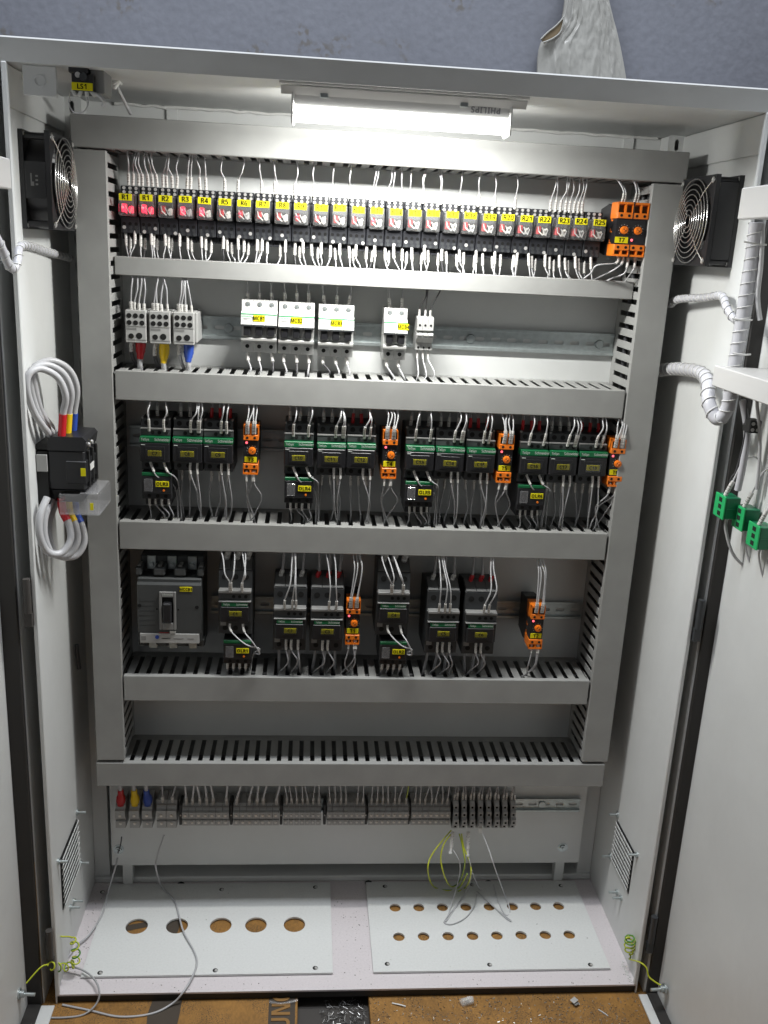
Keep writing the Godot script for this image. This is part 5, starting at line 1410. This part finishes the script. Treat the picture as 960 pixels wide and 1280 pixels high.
# ------------------------------------------------------------------ main switch on the side wall
func disconnector() -> void:
	var o := thing("main_switch", "black three-pole main switch on the side wall between looped grey cables", "switch", Vector3(-0.0384, 0.8420, 0.172))
	part(o, "mounting_base", G.new().bb(0.0, 0.016, -0.052, 0.024, -0.034, 0.034, 0.001).bb(0.0, 0.022, 0.026, 0.034, -0.034, 0.034, 0.001), M["matt black"])
	part(o, "grey_terminal", G.new().bb(0.001, 0.0155, -0.004, 0.020, 0.0342, 0.037, 0.0006), M["light grey plastic"])
	part(o, "body", G.new().bb(0.0162, 0.0650, -0.030, 0.026, -0.035, 0.035, 0.002).bb(0.040, 0.0672, -0.020, 0.012, -0.033, 0.0365, 0.001), M["black plastic"])
	part(o, "upper_cover", G.new().along_z(PackedVector2Array([Vector2(0.0165, 0.0262), Vector2(0.0165, 0.040), Vector2(0.022, 0.0455), Vector2(0.064, 0.0455), Vector2(0.0685, 0.040), Vector2(0.066, 0.0262)]), -0.036, 0.036), M["black plastic"])
	part(o, "lower_cover", G.new().along_z(PackedVector2Array([Vector2(0.0180, -0.0302), Vector2(0.0180, -0.018), Vector2(0.024, -0.046), Vector2(0.060, -0.046), Vector2(0.0655, -0.040), Vector2(0.0655, -0.0302)]), -0.036, 0.036), M["black plastic"])
	for k in 2:
		part(o, "screw", G.new().cyl(Vector3(0.0680, 0.033, 0.022 - 0.018 * k), Vector3(0.0705, 0.033, 0.022 - 0.018 * k), 0.0032, 0.003, 10), M["steel"])
	for k in 3:
		part(o, "pole_rib", G.new().bb(0.0652, 0.0690, -0.028, 0.024, -0.029 + 0.0235 * k, -0.025 + 0.0235 * k, 0.0006), M["matt black"])
	part(o, "label", G.new().bb(0.0600, 0.0665, -0.0085, 0.0025, 0.0366, 0.0372), M["yellow label"])
	part(o, "white_label", G.new().bb(0.0692, 0.0700, -0.004, 0.005, 0.0, 0.022), M["white plastic"])
	part(o, "clear_shroud", G.new().bb(0.0300, 0.0840, -0.0640, -0.0625, -0.036, 0.040, 0.0004).bb(0.0830, 0.0842, -0.0622, -0.034, -0.036, 0.040, 0.0004).bb(0.0300, 0.0828, -0.0622, -0.034, 0.0390, 0.0402, 0.0004).bb(0.058, 0.0828, -0.0335, -0.0322, -0.036, 0.040, 0.0004), M["smoky cover"])
	part(o, "shroud_label", G.new().bb(0.0716, 0.0760, -0.0560, -0.0460, 0.0403, 0.0409), M["yellow label"])
	var hues := ["red", "yellow", "blue"]
	var mats := ["red sleeve", "yellow sleeve", "blue sleeve"]
	for i in 3:
		var z := 0.200 - 0.020 * i
		var d := Vector2(7.0 * i, -5.0 * i)
		var p := []
		for q in [[77, 548], [79, 517], [82, 495], [72, 472], [51, 461], [36, 468], [34, 488], [42, 514], [54, 533], [64, 545]]:
			p.append(at(q[0] + d.x * (1.0 if p.size() < 5 else 0.6), q[1] + d.y * (1.0 if p.size() > 1 and p.size() < 7 else 0.2), z + [0.0, 0.0, 0.004, 0.012, 0.026, 0.040, 0.042, 0.032, 0.016, -0.004][p.size()]))
		cable(p, 0.0046, "thick grey cable with %s sleeve looping above the main switch" % hues[i], mats[i])
		p = []
		for q in [[76, 622], [79, 640], [86, 655], [88, 675], [77, 691], [60, 690], [50, 670], [50, 645], [59, 622]]:
			p.append(at(q[0] + 8.5 * i * (1.0 if p.size() < 5 else 0.7), q[1] + 2.0 * i, z + [0.0, 0.0, 0.004, 0.008, 0.016, 0.028, 0.036, 0.032, 0.016][p.size()]))
		cable(p, 0.0050, "thick grey cable with %s sleeve looping below the main switch" % hues[i], mats[i])
func cable(p: Array, r: float, label: String, sleeve: String) -> void:
	var path := spline(p, 7)
	var o := thing("power_cable", label, "cable", Vector3.ZERO, "looped cables of the main switch")
	part(o, "jacket", G.new().tube(path, r, 12), M["grey cable"])
	part(o, "sleeve", G.new().tube(cut(path, 0.034), r + 0.0008, 12), M[sleeve])

# ------------------------------------------------------------------ things on the doors
func bundle(p: Array, r: float, label: String, turns: float) -> void:
	var path := spline(p, 8)
	var o := thing("cable_bundle", label, "cable bundle", Vector3.ZERO)
	part(o, "cables", G.new().tube(path, r * 0.93, 12), M["wrap"])
	# spiral wrapping: a flat band wound round the cables
	var pts := PackedVector3Array()
	var total := 0.0
	for i in range(1, path.size()):
		total += path[i].distance_to(path[i - 1])
	var e := Vector3.UP
	var run := 0.0
	for i in range(path.size() - 1):
		var d := (path[i + 1] - path[i])
		var t := d.normalized()
		e = (e - t * e.dot(t)).normalized()
		var f := t.cross(e)
		var n := 8
		for k in n:
			var s := (run + d.length() * k / n) / total * turns * TAU
			pts.append(path[i] + d * (float(k) / n) + (e * cos(s) + f * sin(s)) * r)
		run += d.length()
	part(o, "spiral_wrap", G.new().tube(pts, 0.00065, 5), M["white plastic"])

func door_things() -> void:
	for e in [[1.2125, 1.2500, "white door duct level with the cooling fan", 0.300], [1.0040, 1.0310, "white door duct just above the green plugs", 0.297]]:
		var o := thing("door_duct", e[2], "wire duct", Vector3(0.858, e[0], e[3]), "white ducts on the doors")
		var h: float = e[1] - e[0]
		part(o, "base", G.new().bb(0.012, 0.0832, 0.0015, h - 0.0015, 0.001, 0.45, 0.0006), M["white duct plastic"])
		part(o, "cover", G.new().bb(0.0, 0.0118, 0.0, h, 0.0, 0.45, 0.0014), M["white duct plastic"])
	var p := at(13, 203, 0.300)
	var o2 := thing("door_duct", "white duct end on the door beside the left-wall fan lettering", "wire duct", Vector3(p.x, p.y - 0.030, 0.300), "white ducts on the doors")
	o2.set_meta("label", "white door duct end level with the LS1 side fan")
	part(o2, "base", G.new().bb(-0.060, -0.0122, 0.0015, 0.0325, 0.001, 0.45, 0.0006), M["white duct plastic"])
	part(o2, "cover", G.new().bb(-0.012, 0.0, 0.0, 0.034, 0.0, 0.45, 0.0014), M["white duct plastic"])
	bundle([at(824, 463, 0.040), at(848, 461, 0.110), at(876, 466, 0.190), at(885, 480, 0.235), at(886, 503, 0.258), at(897, 524, 0.275), at(910, 508, 0.283), at(916, 470, 0.286), at(924, 425, 0.288), at(933, 370, 0.290), at(941, 320, 0.292), at(946, 278, 0.294)], 0.0098, "thick spiral wrapped white cable bundle swinging to the door with green plugs", 34.0)
	bundle([at(838, 381, 0.055), at(848, 374, 0.095), at(880, 372, 0.170), at(902, 370, 0.225), at(908, 384, 0.255), at(917, 398, 0.272), at(926, 402, 0.285)], 0.0056, "thin spiral wrapped white cable bundle from the wall under the fan", 22.0)
	bundle([at(-8, 290, 0.310), at(3, 312, 0.300), at(10, 330, 0.288), at(17, 336, 0.272), at(22, 326, 0.262), at(24, 310, 0.245), at(34, 307, 0.205), at(60, 315, 0.110), at(88, 323, 0.020)], 0.0056, "spiral wrapped white cable bundle crossing to the door under the LS1 side fan", 24.0)
	wire([at(953, 280, 0.300), at(951, 330, 0.302), at(947, 370, 0.300), at(950, 400, 0.300)], 0.0032, M["white wire"], "white cable hanging beside the thick wrapped bundle", "", [], "door_cable", "cable")
	for e in [[930, 302, 958, 306], [915, 398, 940, 400], [916, 441, 938, 443]]:
		var a := at(e[0], e[1], 0.303)
		var b := at(e[2], e[3], 0.303)
		wire([a, a.lerp(b, 0.5) + Vector3(0, -0.001, 0.004), b], 0.0012, M["white plastic"], "white cable tie around the thick wrapped bundle", "ties on the wrapped bundle", [], "cable_tie", "cable tie", 3)
	# white cables running down the door below the duct
	wire([at(928, 500, 0.310), at(934, 540, 0.312), at(929, 580, 0.312), at(922, 613, 0.310)], 0.0046, M["wrap"], "pale wrapped cable running down to the green plugs", "", [], "door_cable", "cable")
	wire([at(946, 500, 0.330), at(950, 560, 0.330), at(946, 612, 0.330)], 0.0022, M["grey cable"], "grey cable running down behind the second green plug", "", [], "door_cable", "cable")
	wire([at(934, 500, 0.315), at(931, 545, 0.318), at(922, 585, 0.318), at(912, 603, 0.316)], 0.0010, M["dark wire"], "thin dark wire dropping to the end green plug", "", [], "plug_wire")
	# black connector
	var c := thing("connector_block", "small black connector block hanging above the green plugs", "connector", at(940, 532, 0.320))
	part(c, "body", G.new().bb(-0.008, 0.008, -0.0085, 0.0085, -0.010, 0.010, 0.0012), M["matt black"])
	for k in 4:
		part(c, "hole", disc(0.0024), M["light grey plastic"], Vector3(-0.0035 + 0.007 * (k % 2), -0.004 + 0.008 * (k / 2), 0.0101))
	var spots := [[0.8930, 0.8265, 0.284, "green pluggable connector standing out past the other green plugs"], [0.9120, 0.8165, 0.304, "green pluggable connector between the other two green plugs"], [0.9150, 0.8040, 0.345, "green pluggable connector closest to the door panel"]]
	for i in 3:
		var e: Array = spots[i]
		var o := thing("plug_connector", e[3], "connector", Vector3(e[0], e[1], e[2]), "green plugs on the door")
		part(o, "housing", shape("plug", func(): return G.new().bb(0.0022, 0.0225, 0.0, 0.030, 0.0, 0.030, 0.0008).bb(0.004, 0.0225, 0.0135, 0.0145, 0.0298, 0.0306)), M["plug green"])
		var fc := part(o, "face", shape("plug face", func(): return G.new().bb(0.0, 0.0021, -0.001, 0.031, -0.0005, 0.0305, 0.0006)), M["leaf green"])
		for k in 3:
			part(fc, "hole", shape("plug hole", func(): return G.new().bb(-0.0003, 0.0002, -0.003, 0.003, -0.0045, 0.0045)), M["hole black"], Vector3(0, 0.0055 + 0.0096 * k, 0.017))
		var a := Vector3(e[0] + 0.006, e[1] + 0.030, e[2] + 0.016)
		wire([a, a + Vector3(0.006, 0.022, 0.004), a + Vector3(0.014, 0.050, 0.008), a + Vector3(0.030, 0.056, 0.008), a + Vector3(0.048, 0.036, 0.004)], 0.0011, M["white wire"], "white sleeved wire looping from %s" % ["the outermost green plug", "the middle green plug", "the innermost green plug"][i], "wires above the green plugs", [[0, 0.022, 0.0030, M["sleeve"]]], "plug_wire")
		a = Vector3(e[0] + 0.015, e[1], e[2] + 0.014)
		wire([a, a + Vector3(0.0, -0.018, 0.0), a + Vector3(0.016, -0.055, 0.004), a + Vector3(0.045, -0.072, 0.004), a + Vector3(0.075, -0.045, 0.0)], 0.0022 if i == 0 else 0.0014, M["white wire"], "white wire sagging under %s" % ["the outermost green plug", "the middle green plug", "the innermost green plug"][i], "wires below the green plugs", [], "plug_wire")
	# earth coils between cabinet and doors
	var st := at(76, 1172, 0.215)
	coil([at(74, 1160, 0.214), at(75, 1170, 0.215), at(90, 1172, 0.214), at(94, 1185, 0.214), at(95, 1200, 0.216), at(86, 1208, 0.222), at(72, 1209, 0.252), at(60, 1206, 0.266), at(50, 1210, 0.274), at(33, 1229, 0.288)], 0.2, 0.8, 9.0, 0.006, "yellow-green coiled earth wire bridging to the door beside the five-hole plate")
	coil([at(782, 1173, 0.226), at(788, 1172, 0.224), at(787, 1182, 0.222), at(788, 1196, 0.222), at(787, 1199, 0.226), at(800, 1203, 0.264), at(808, 1210, 0.274), at(812, 1222, 0.280), at(828, 1233, 0.290)], 0.08, 0.36, 6.0, 0.0085, "yellow-green coiled earth wire bridging to the door beside the small-hole plate")
	for e in [[34, 1242, -1.0, "earth stud with nut on the door beside the five-hole plate"], [822, 1236, 1.0, "earth stud with nut on the door beside the small-hole plate"]]:
		var q := at(e[0], e[1], 0.292)
		var o := thing("earth_stud", e[3], "stud", q, "earth studs on the doors")
		part(o, "bolt", G.new().cyl(Vector3(e[2] * 0.016, 0, 0), Vector3(-e[2] * 0.012, 0, 0.002), 0.0028, 0.0028, 10), M["zinc"])
		part(o, "nut", G.new().cyl(Vector3(e[2] * 0.010, 0, 0), Vector3(e[2] * 0.004, 0, 0), 0.0056, 0.0056, 6), M["zinc"])
		part(o, "washer", G.new().cyl(Vector3(e[2] * 0.0125, 0, 0), Vector3(e[2] * 0.0102, 0, 0), 0.0085, 0.0085, 14), M["zinc"])

func coil(p: Array, t0: float, t1: float, turns: float, r: float, label: String) -> void:
	var path := spline(p, 16)
	var pts := PackedVector3Array()
	var e := Vector3.UP
	var n := path.size()
	for i in n - 1:
		var t := (path[i + 1] - path[i]).normalized()
		e = (e - t * e.dot(t)).normalized()
		var f := t.cross(e)
		var u := float(i) / (n - 1)
		var k := smoothstep(t0, t0 + 0.08, u) * (1.0 - smoothstep(t1 - 0.08, t1, u))
		for j in 4:
			var uu := u + j / 4.0 / (n - 1)
			var s := (uu - t0) / (t1 - t0) * turns * TAU
			pts.append(path[i].lerp(path[i + 1], j / 4.0) + (e * cos(s) + f * sin(s)) * r * k)
	pts.append(path[n - 1])
	var o := MeshInstance3D.new()
	o.name = "earth_wire"
	o.mesh = G.new().tube(pts, 0.0013, 6).mesh()
	o.material_override = M["earth wire"]
	add_child(o, true)
	tag(o, label, "wire")

# ------------------------------------------------------------------ loose wires in the bottom
func loose_wires() -> void:
	var f := func(x, y, h := 0.0068): return on_floor(x, y, h)
	wire([at(152, 1046, 0.048), at(151, 1056, 0.052), at(147, 1066, 0.052), at(149, 1063, 0.056)], 0.0012, M["dark wire"], "short dark wire end curled under the red sleeved terminal", "", [])
	wire([at(147, 1072, 0.040), at(143, 1088, 0.050), f.call(136, 1112, 0.02), f.call(129, 1140, 0.008), f.call(112, 1168), f.call(96, 1182), f.call(78, 1206, 0.006)], 0.0016, M["grey cable"], "grey loose wire running down past the five-hole plate to the side wall", "", [], "loose_wire")
	wire([at(205, 1044, 0.046), at(201, 1056, 0.050), at(196, 1072, 0.052), at(195, 1085, 0.056), f.call(202, 1108, 0.012), f.call(218, 1126, 0.007), f.call(224, 1146, 0.007), f.call(230, 1166, 0.008), f.call(243, 1190, 0.0068), f.call(246, 1205, 0.0068), f.call(240, 1222, 0.0068), f.call(229, 1240, 0.004), on_floor(216, 1254, -0.012), on_floor(190, 1267, -0.0160), on_floor(150, 1271, -0.0160), on_floor(112, 1263, -0.0160), on_floor(78, 1256, -0.0160)], 0.0017, M["grey cable"], "long grey loose wire winding over the five-hole plate and out onto the board", "", [], "loose_wire", "wire", 7)
	wire([f.call(80, 1211, 0.006), f.call(90, 1209, 0.012), f.call(104, 1213, 0.012), f.call(117, 1223, 0.012), f.call(124, 1238, 0.010), on_floor(121, 1254, -0.006), on_floor(105, 1268, -0.0160), on_floor(80, 1272, -0.0160), on_floor(52, 1272, -0.0160)], 0.0016, M["grey wire"], "grey loose wire curling over the cabinet's front edge beside the earth coil", "", [], "loose_wire", "wire", 7)
	# bundle hanging from the stepped terminals
	var e: Material = M["earth wire"]
	wire([at(564, 1038, 0.060), at(552, 1052, 0.075), at(538, 1072, 0.085), at(535, 1090, 0.090), f.call(542, 1108, 0.012), f.call(560, 1113, 0.006), f.call(574, 1109, 0.010), at(584, 1092, 0.085)], 0.0013, e, "yellow-green wire looping wide from the stepped terminals", "", [], "loose_wire")
	wire([at(566, 1040, 0.064), at(555, 1055, 0.078), at(551, 1074, 0.085), at(556, 1096, 0.085), f.call(564, 1108, 0.012), f.call(574, 1102, 0.02), at(581, 1080, 0.085), at(578, 1058, 0.075), at(574, 1042, 0.064)], 0.0013, e, "yellow-green wire in a narrow loop under the stepped terminals", "", [], "loose_wire")
	wire([at(577, 1042, 0.064), at(580, 1060, 0.076), at(588, 1080, 0.085), at(588, 1096, 0.088), f.call(582, 1109, 0.010), f.call(573, 1114, 0.0068)], 0.0013, e, "yellow-green wire hanging straight between the white lugs", "", [], "loose_wire")
	wire([at(585, 1070, 0.080), at(589, 1086, 0.085), f.call(586, 1108, 0.02), f.call(570, 1132, 0.0068), f.call(557, 1149, 0.0068), f.call(556, 1154, 0.0068), f.call(566, 1155, 0.0068), f.call(582, 1147, 0.0068), f.call(593, 1132, 0.0068), f.call(596, 1118, 0.0068)], 0.0010, M["grey cable"], "thin grey wire looping over the small holes below the white lug", "", [], "loose_wire")
	wire([at(566, 1062, 0.076), at(575, 1080, 0.08), f.call(572, 1104, 0.03), f.call(562, 1138, 0.0068), f.call(557, 1152, 0.0068), f.call(571, 1132, 0.0068), f.call(586, 1106, 0.015), at(590, 1088, 0.082)], 0.0010, M["white wire"], "thin pale wire folded back over the small holes", "", [], "loose_wire")
	wire([at(591, 1092, 0.085), f.call(600, 1112, 0.0068), f.call(617, 1133, 0.0068), f.call(634, 1149, 0.0068), f.call(639, 1151, 0.0068), f.call(630, 1144, 0.0068), f.call(611, 1128, 0.0068), f.call(596, 1114, 0.0068)], 0.0010, M["grey cable"], "thin grey wire doubled back towards a small hole", "", [], "loose_wire")
	wire([at(603, 1042, 0.075), at(611, 1062, 0.090), at(619, 1086, 0.100), f.call(630, 1116, 0.018), f.call(636, 1132, 0.010), f.call(637, 1142, 0.004), f.call(631, 1143, 0.0068), f.call(623, 1127, 0.0068), f.call(617, 1106, 0.0068)], 0.0011, M["white wire"], "pale wire slanting from the white plug to a small hole", "", [], "loose_wire")
	for q in [[566.0, 1040.0, 563.0, 1067.0], [585.5, 1040.0, 584.5, 1070.0]]:
		var a := at(q[0], q[1], 0.066)
		var b := at(q[2], q[3], 0.080)
		var o := thing("ferrule_lug", "white sleeved lug hanging from the stepped terminals", "lug", a, "white lugs under the stepped terminals")
		part(o, "barrel", G.new().tube(PackedVector3Array([Vector3.ZERO, (b - a) * 0.7]), 0.0034, 10), M["sleeve"])
		part(o, "crimp", G.new().tube(PackedVector3Array([(b - a) * 0.7, (b - a) * 0.94]), 0.0024, 8).tube(PackedVector3Array([(b - a) * 0.92, b - a]), 0.0034, 8), M["white plastic"])
	var w := thing("white_plug", "small white plug hanging from the stepped terminals", "plug", at(600, 1037, 0.070))
	part(w, "body", G.new().box(Vector3.ZERO, Vector3(0.0075, 0.011, 0.007), 0.001), M["white plastic"])
	part(w, "cap", G.new().box(Vector3(0.0, 0.0095, 0), Vector3(0.0052, 0.008, 0.005), 0.0008), M["light grey plastic"])

# ------------------------------------------------------------------ bag on the wall
func bag() -> void:
	var z := -0.098
	var keys := [[-70.0, 716.0, 752.0], [-40.0, 713.0, 755.0], [-15.0, 709.0, 759.0], [0.0, 706.5, 762.0], [12.0, 705.0, 765.0], [22.0, 703.0, 767.5], [32.0, 698.0, 770.5], [42.0, 689.0, 773.0], [52.0, 677.0, 775.5], [62.0, 674.0, 777.5], [75.0, 672.5, 780.0], [90.0, 672.0, 782.5], [110.0, 670.0, 785.0], [150.0, 668.0, 790.0]]
	var rows := []
	for i in keys.size() - 1:
		for k in 4:
			var u := k / 4.0
			rows.append([lerpf(keys[i][0], keys[i + 1][0], u), lerpf(keys[i][1], keys[i + 1][1], u), lerpf(keys[i][2], keys[i + 1][2], u)])
	var cols := 72
	var g := G.new()
	var f := noise(1.0, 77, 4, FastNoiseLite.TYPE_SIMPLEX)
	# creases fanning out from where the bag is gathered: position, drift, height, width
	var creases := [[0.16, 0.10, 0.0050, 0.030], [0.27, -0.06, -0.0042, 0.022], [0.33, 0.03, 0.0046, 0.016], [0.52, 0.05, 0.0022, 0.05], [0.70, 0.06, -0.0030, 0.018], [0.82, -0.02, 0.0052, 0.022], [0.93, 0.0, -0.0026, 0.014]]
	var grid := []
	for r in rows:
		var a := at(r[1], r[0], z)
		var b := at(r[2], r[0] + (r[2] - r[1]) * 0.055, z)
		var line := []
		for k in cols + 1:
			var t := float(k) / cols
			var p := a.lerp(b, t)
			var w: float = (r[0] + 70.0) / 220.0
			var fold := 0.0
			for c in creases:
				var e: float = (t - c[0] - c[1] * (w - 0.5) - 0.015 * f.get_noise_2d(w * 5.0, c[0] * 40.0)) / c[3]
				fold += c[2] * exp(-absf(e) * 1.4) * (0.6 + 0.8 * absf(f.get_noise_2d(w * 3.0 + c[0] * 20.0, 3.0)))
			fold += 0.0026 * f.get_noise_2d(p.x * 55.0, p.y * 14.0) + 0.0006 * f.get_noise_2d(p.x * 120.0, p.y * 60.0)
			p.z += sin(t * PI) * 0.014 + fold * smoothstep(0.0, 0.06, t) * smoothstep(1.0, 0.94, t)
			line.append(p)
		grid.append(line)
	var nrm := func(i, k) -> Vector3:
		var du: Vector3 = grid[i][mini(k + 1, cols)] - grid[i][maxi(k - 1, 0)]
		var dv: Vector3 = grid[mini(i + 1, rows.size() - 1)][k] - grid[maxi(i - 1, 0)][k]
		var q := du.cross(dv).normalized()
		return q if q.z > 0 else -q
	for i in rows.size() - 1:
		for k in cols:
			var a: Vector3 = grid[i][k]
			var b: Vector3 = grid[i][k + 1]
			var c: Vector3 = grid[i + 1][k + 1]
			var d: Vector3 = grid[i + 1][k]
			g.tri(a, b, c, nrm.call(i, k), nrm.call(i, k + 1), nrm.call(i + 1, k + 1))
			g.tri(a, c, d, nrm.call(i, k), nrm.call(i + 1, k + 1), nrm.call(i + 1, k))
			var back := Vector3(0, 0, -1)
			var off := Vector3(0, 0, z - 0.006)
			g.quad(Vector3(a.x, a.y, off.z), Vector3(b.x, b.y, off.z), Vector3(c.x, c.y, off.z), Vector3(d.x, d.y, off.z), back)
	var o := thing("plastic_bag", "crumpled grey plastic bag hanging on the blue grey wall", "bag", Vector3.ZERO)
	part(o, "film", g, M["bag plastic"])
	var m := PackedVector2Array()
	for q in [[677, 49], [684, 41], [694, 34], [704, 24], [703, 34], [700, 42], [690, 49], [681, 54]]:
		var p := at(q[0], q[1], z + 0.010)
		m.append(Vector2(p.x, p.y))
	part(o, "opening", G.new().along_z(m, z + 0.006, z + 0.0115), M["bag inside"])
	var hm := []
	for q in [[676, 49], [685, 40], [695, 32], [705, 20], [709, 5], [713, -20]]:
		hm.append(at(q[0], q[1], z + 0.013))
	part(o, "hem", G.new().tube(spline(hm, 4), 0.0012, 6), M["bag plastic"])
	hm = []
	for q in [[679, 53], [689, 49], [699, 42], [703, 33], [707, 15]]:
		hm.append(at(q[0], q[1], z + 0.0135))
	part(o, "hem", G.new().tube(spline(hm, 4), 0.0012, 6), M["bag plastic"])

# ------------------------------------------------------------------ litter on the boards
func litter() -> void:
	var yb := -0.0176
	var o := thing("plastic_scrap", "clear plastic scrap lying on the chip-strewn board", "scrap", on_floor(583, 1254, yb))
	part(o, "film", G.new().box(Vector3(0, 0.004, 0), Vector3(0.022, 0.007, 0.014), 0.002, Basis(Vector3(0, 1, 0), 0.3)).box(Vector3(0.004, 0.008, 0.002), Vector3(0.014, 0.004, 0.010), 0.001, Basis(Vector3(0, 0, 1), 0.25)), M["clear bits"])
	part(o, "fold", G.new().box(Vector3(-0.003, 0.0105, 0.003), Vector3(0.012, 0.0006, 0.006), 0.0, Basis(Vector3(0, 0, 1), 0.3)).box(Vector3(0.006, 0.009, -0.002), Vector3(0.010, 0.0006, 0.004), 0.0, Basis(Vector3(1, 0, 0), 0.5)), M["clear bits"])
	o = thing("metal_offcut", "small folded grey metal offcut on the chip-strewn board", "offcut", on_floor(719, 1256, yb))
	part(o, "piece", G.new().box(Vector3(0, 0.004, 0), Vector3(0.009, 0.003, 0.010), 0.0008, Basis(Vector3(0, 1, 0), 0.5)), M["mid grey plastic"])
	part(o, "flap", G.new().box(Vector3(-0.002, 0.0075, -0.002), Vector3(0.010, 0.001, 0.010), 0.0003, Basis(Vector3(0, 1, 0), 0.5).rotated(Vector3(0, 0, 1), 0.3)), M["steel"])
	wire([on_floor(490, 1254, yb + 0.001), on_floor(500, 1256, yb + 0.002), on_floor(507, 1258, yb + 0.001)], 0.0012, M["white plastic"], "short white plastic trimming on the board beside the gap", "", [], "plastic_trimming", "scrap", 3)
	wire([on_floor(748, 1262, yb + 0.001), on_floor(756, 1267, yb + 0.0012), on_floor(760, 1270, yb + 0.001)], 0.0010, M["white wire"], "short wire clipping on the chip-strewn board", "", [], "wire_clipping", "scrap", 3)
	wire([on_floor(337, 1252, yb + 0.003), on_floor(352, 1255, yb + 0.003), on_floor(372, 1250, yb + 0.004)], 0.0022, M["smoky cover"], "clear plastic strip under the cabinet edge by the printed band", "", [], "plastic_strip", "scrap", 3)
	# metal chips: too many to count
	var mm := MultiMesh.new()
	mm.transform_format = MultiMesh.TRANSFORM_3D
	mm.mesh = G.new().box(Vector3.ZERO, Vector3(0.0042, 0.0004, 0.0007), 0.0).mesh()
	mm.instance_count = 620
	for i in 620:
		var heap := i < 150
		var px := rng.randf_range(402, 458) if heap else rng.randf_range(462, 812)
		var py := rng.randf_range(1250, 1282) if heap else (1246.0 + 38.0 * rng.randf())
		var q := on_floor(px, py, yb + 0.0004) if not heap else on_floor(px, py, -0.0330 + rng.randf() * 0.006)
		var k := rng.randf_range(0.25, 0.9) if not heap else rng.randf_range(0.8, 2.6)
		mm.set_instance_transform(i, Transform3D(Basis.from_euler(Vector3(jit(0.3), rng.randf() * TAU, jit(0.3))) * Basis.from_scale(Vector3(k, 1, 1)), q))
	var s := MultiMeshInstance3D.new()
	s.name = "metal_chips"
	s.multimesh = mm
	s.material_override = M["swarf"]
	add_child(s)
	tag(s, "bright metal chips strewn over the board and heaped in the gap", "metal chips")
	s.set_meta("kind", "stuff")
	mm = MultiMesh.new()
	mm.transform_format = MultiMesh.TRANSFORM_3D
	mm.mesh = G.new().box(Vector3.ZERO, Vector3(0.0020, 0.0005, 0.0009), 0.0).mesh()
	mm.instance_count = 150
	for i in 150:
		var q := Vector3(rng.randf_range(-0.03, 0.89), 0.0004, rng.randf_range(0.224, 0.250))
		if i % 3 == 0:
			q = Vector3(rng.randf_range(0.400, 0.462), 0.0004, rng.randf_range(0.02, 0.24))
		elif i % 3 == 1:
			q = Vector3(rng.randf_range(-0.034, -0.010), 0.0004, rng.randf_range(0.03, 0.25))
		elif i % 5 == 0:
			q = Vector3(rng.randf_range(0.0, 0.86), 0.0054, rng.randf_range(0.01, 0.21))
		mm.set_instance_transform(i, Transform3D(Basis.from_euler(Vector3(0, rng.randf() * TAU, 0)) * Basis.from_scale(Vector3.ONE * rng.randf_range(0.3, 1.1)), q))
	s = MultiMeshInstance3D.new()
	s.name = "drilling_dust"
	s.multimesh = mm
	s.material_override = M["spill grey"]
	add_child(s)
	tag(s, "grey drilling crumbs lying on the pinkish cabinet floor", "crumbs")
	s.set_meta("kind", "stuff")
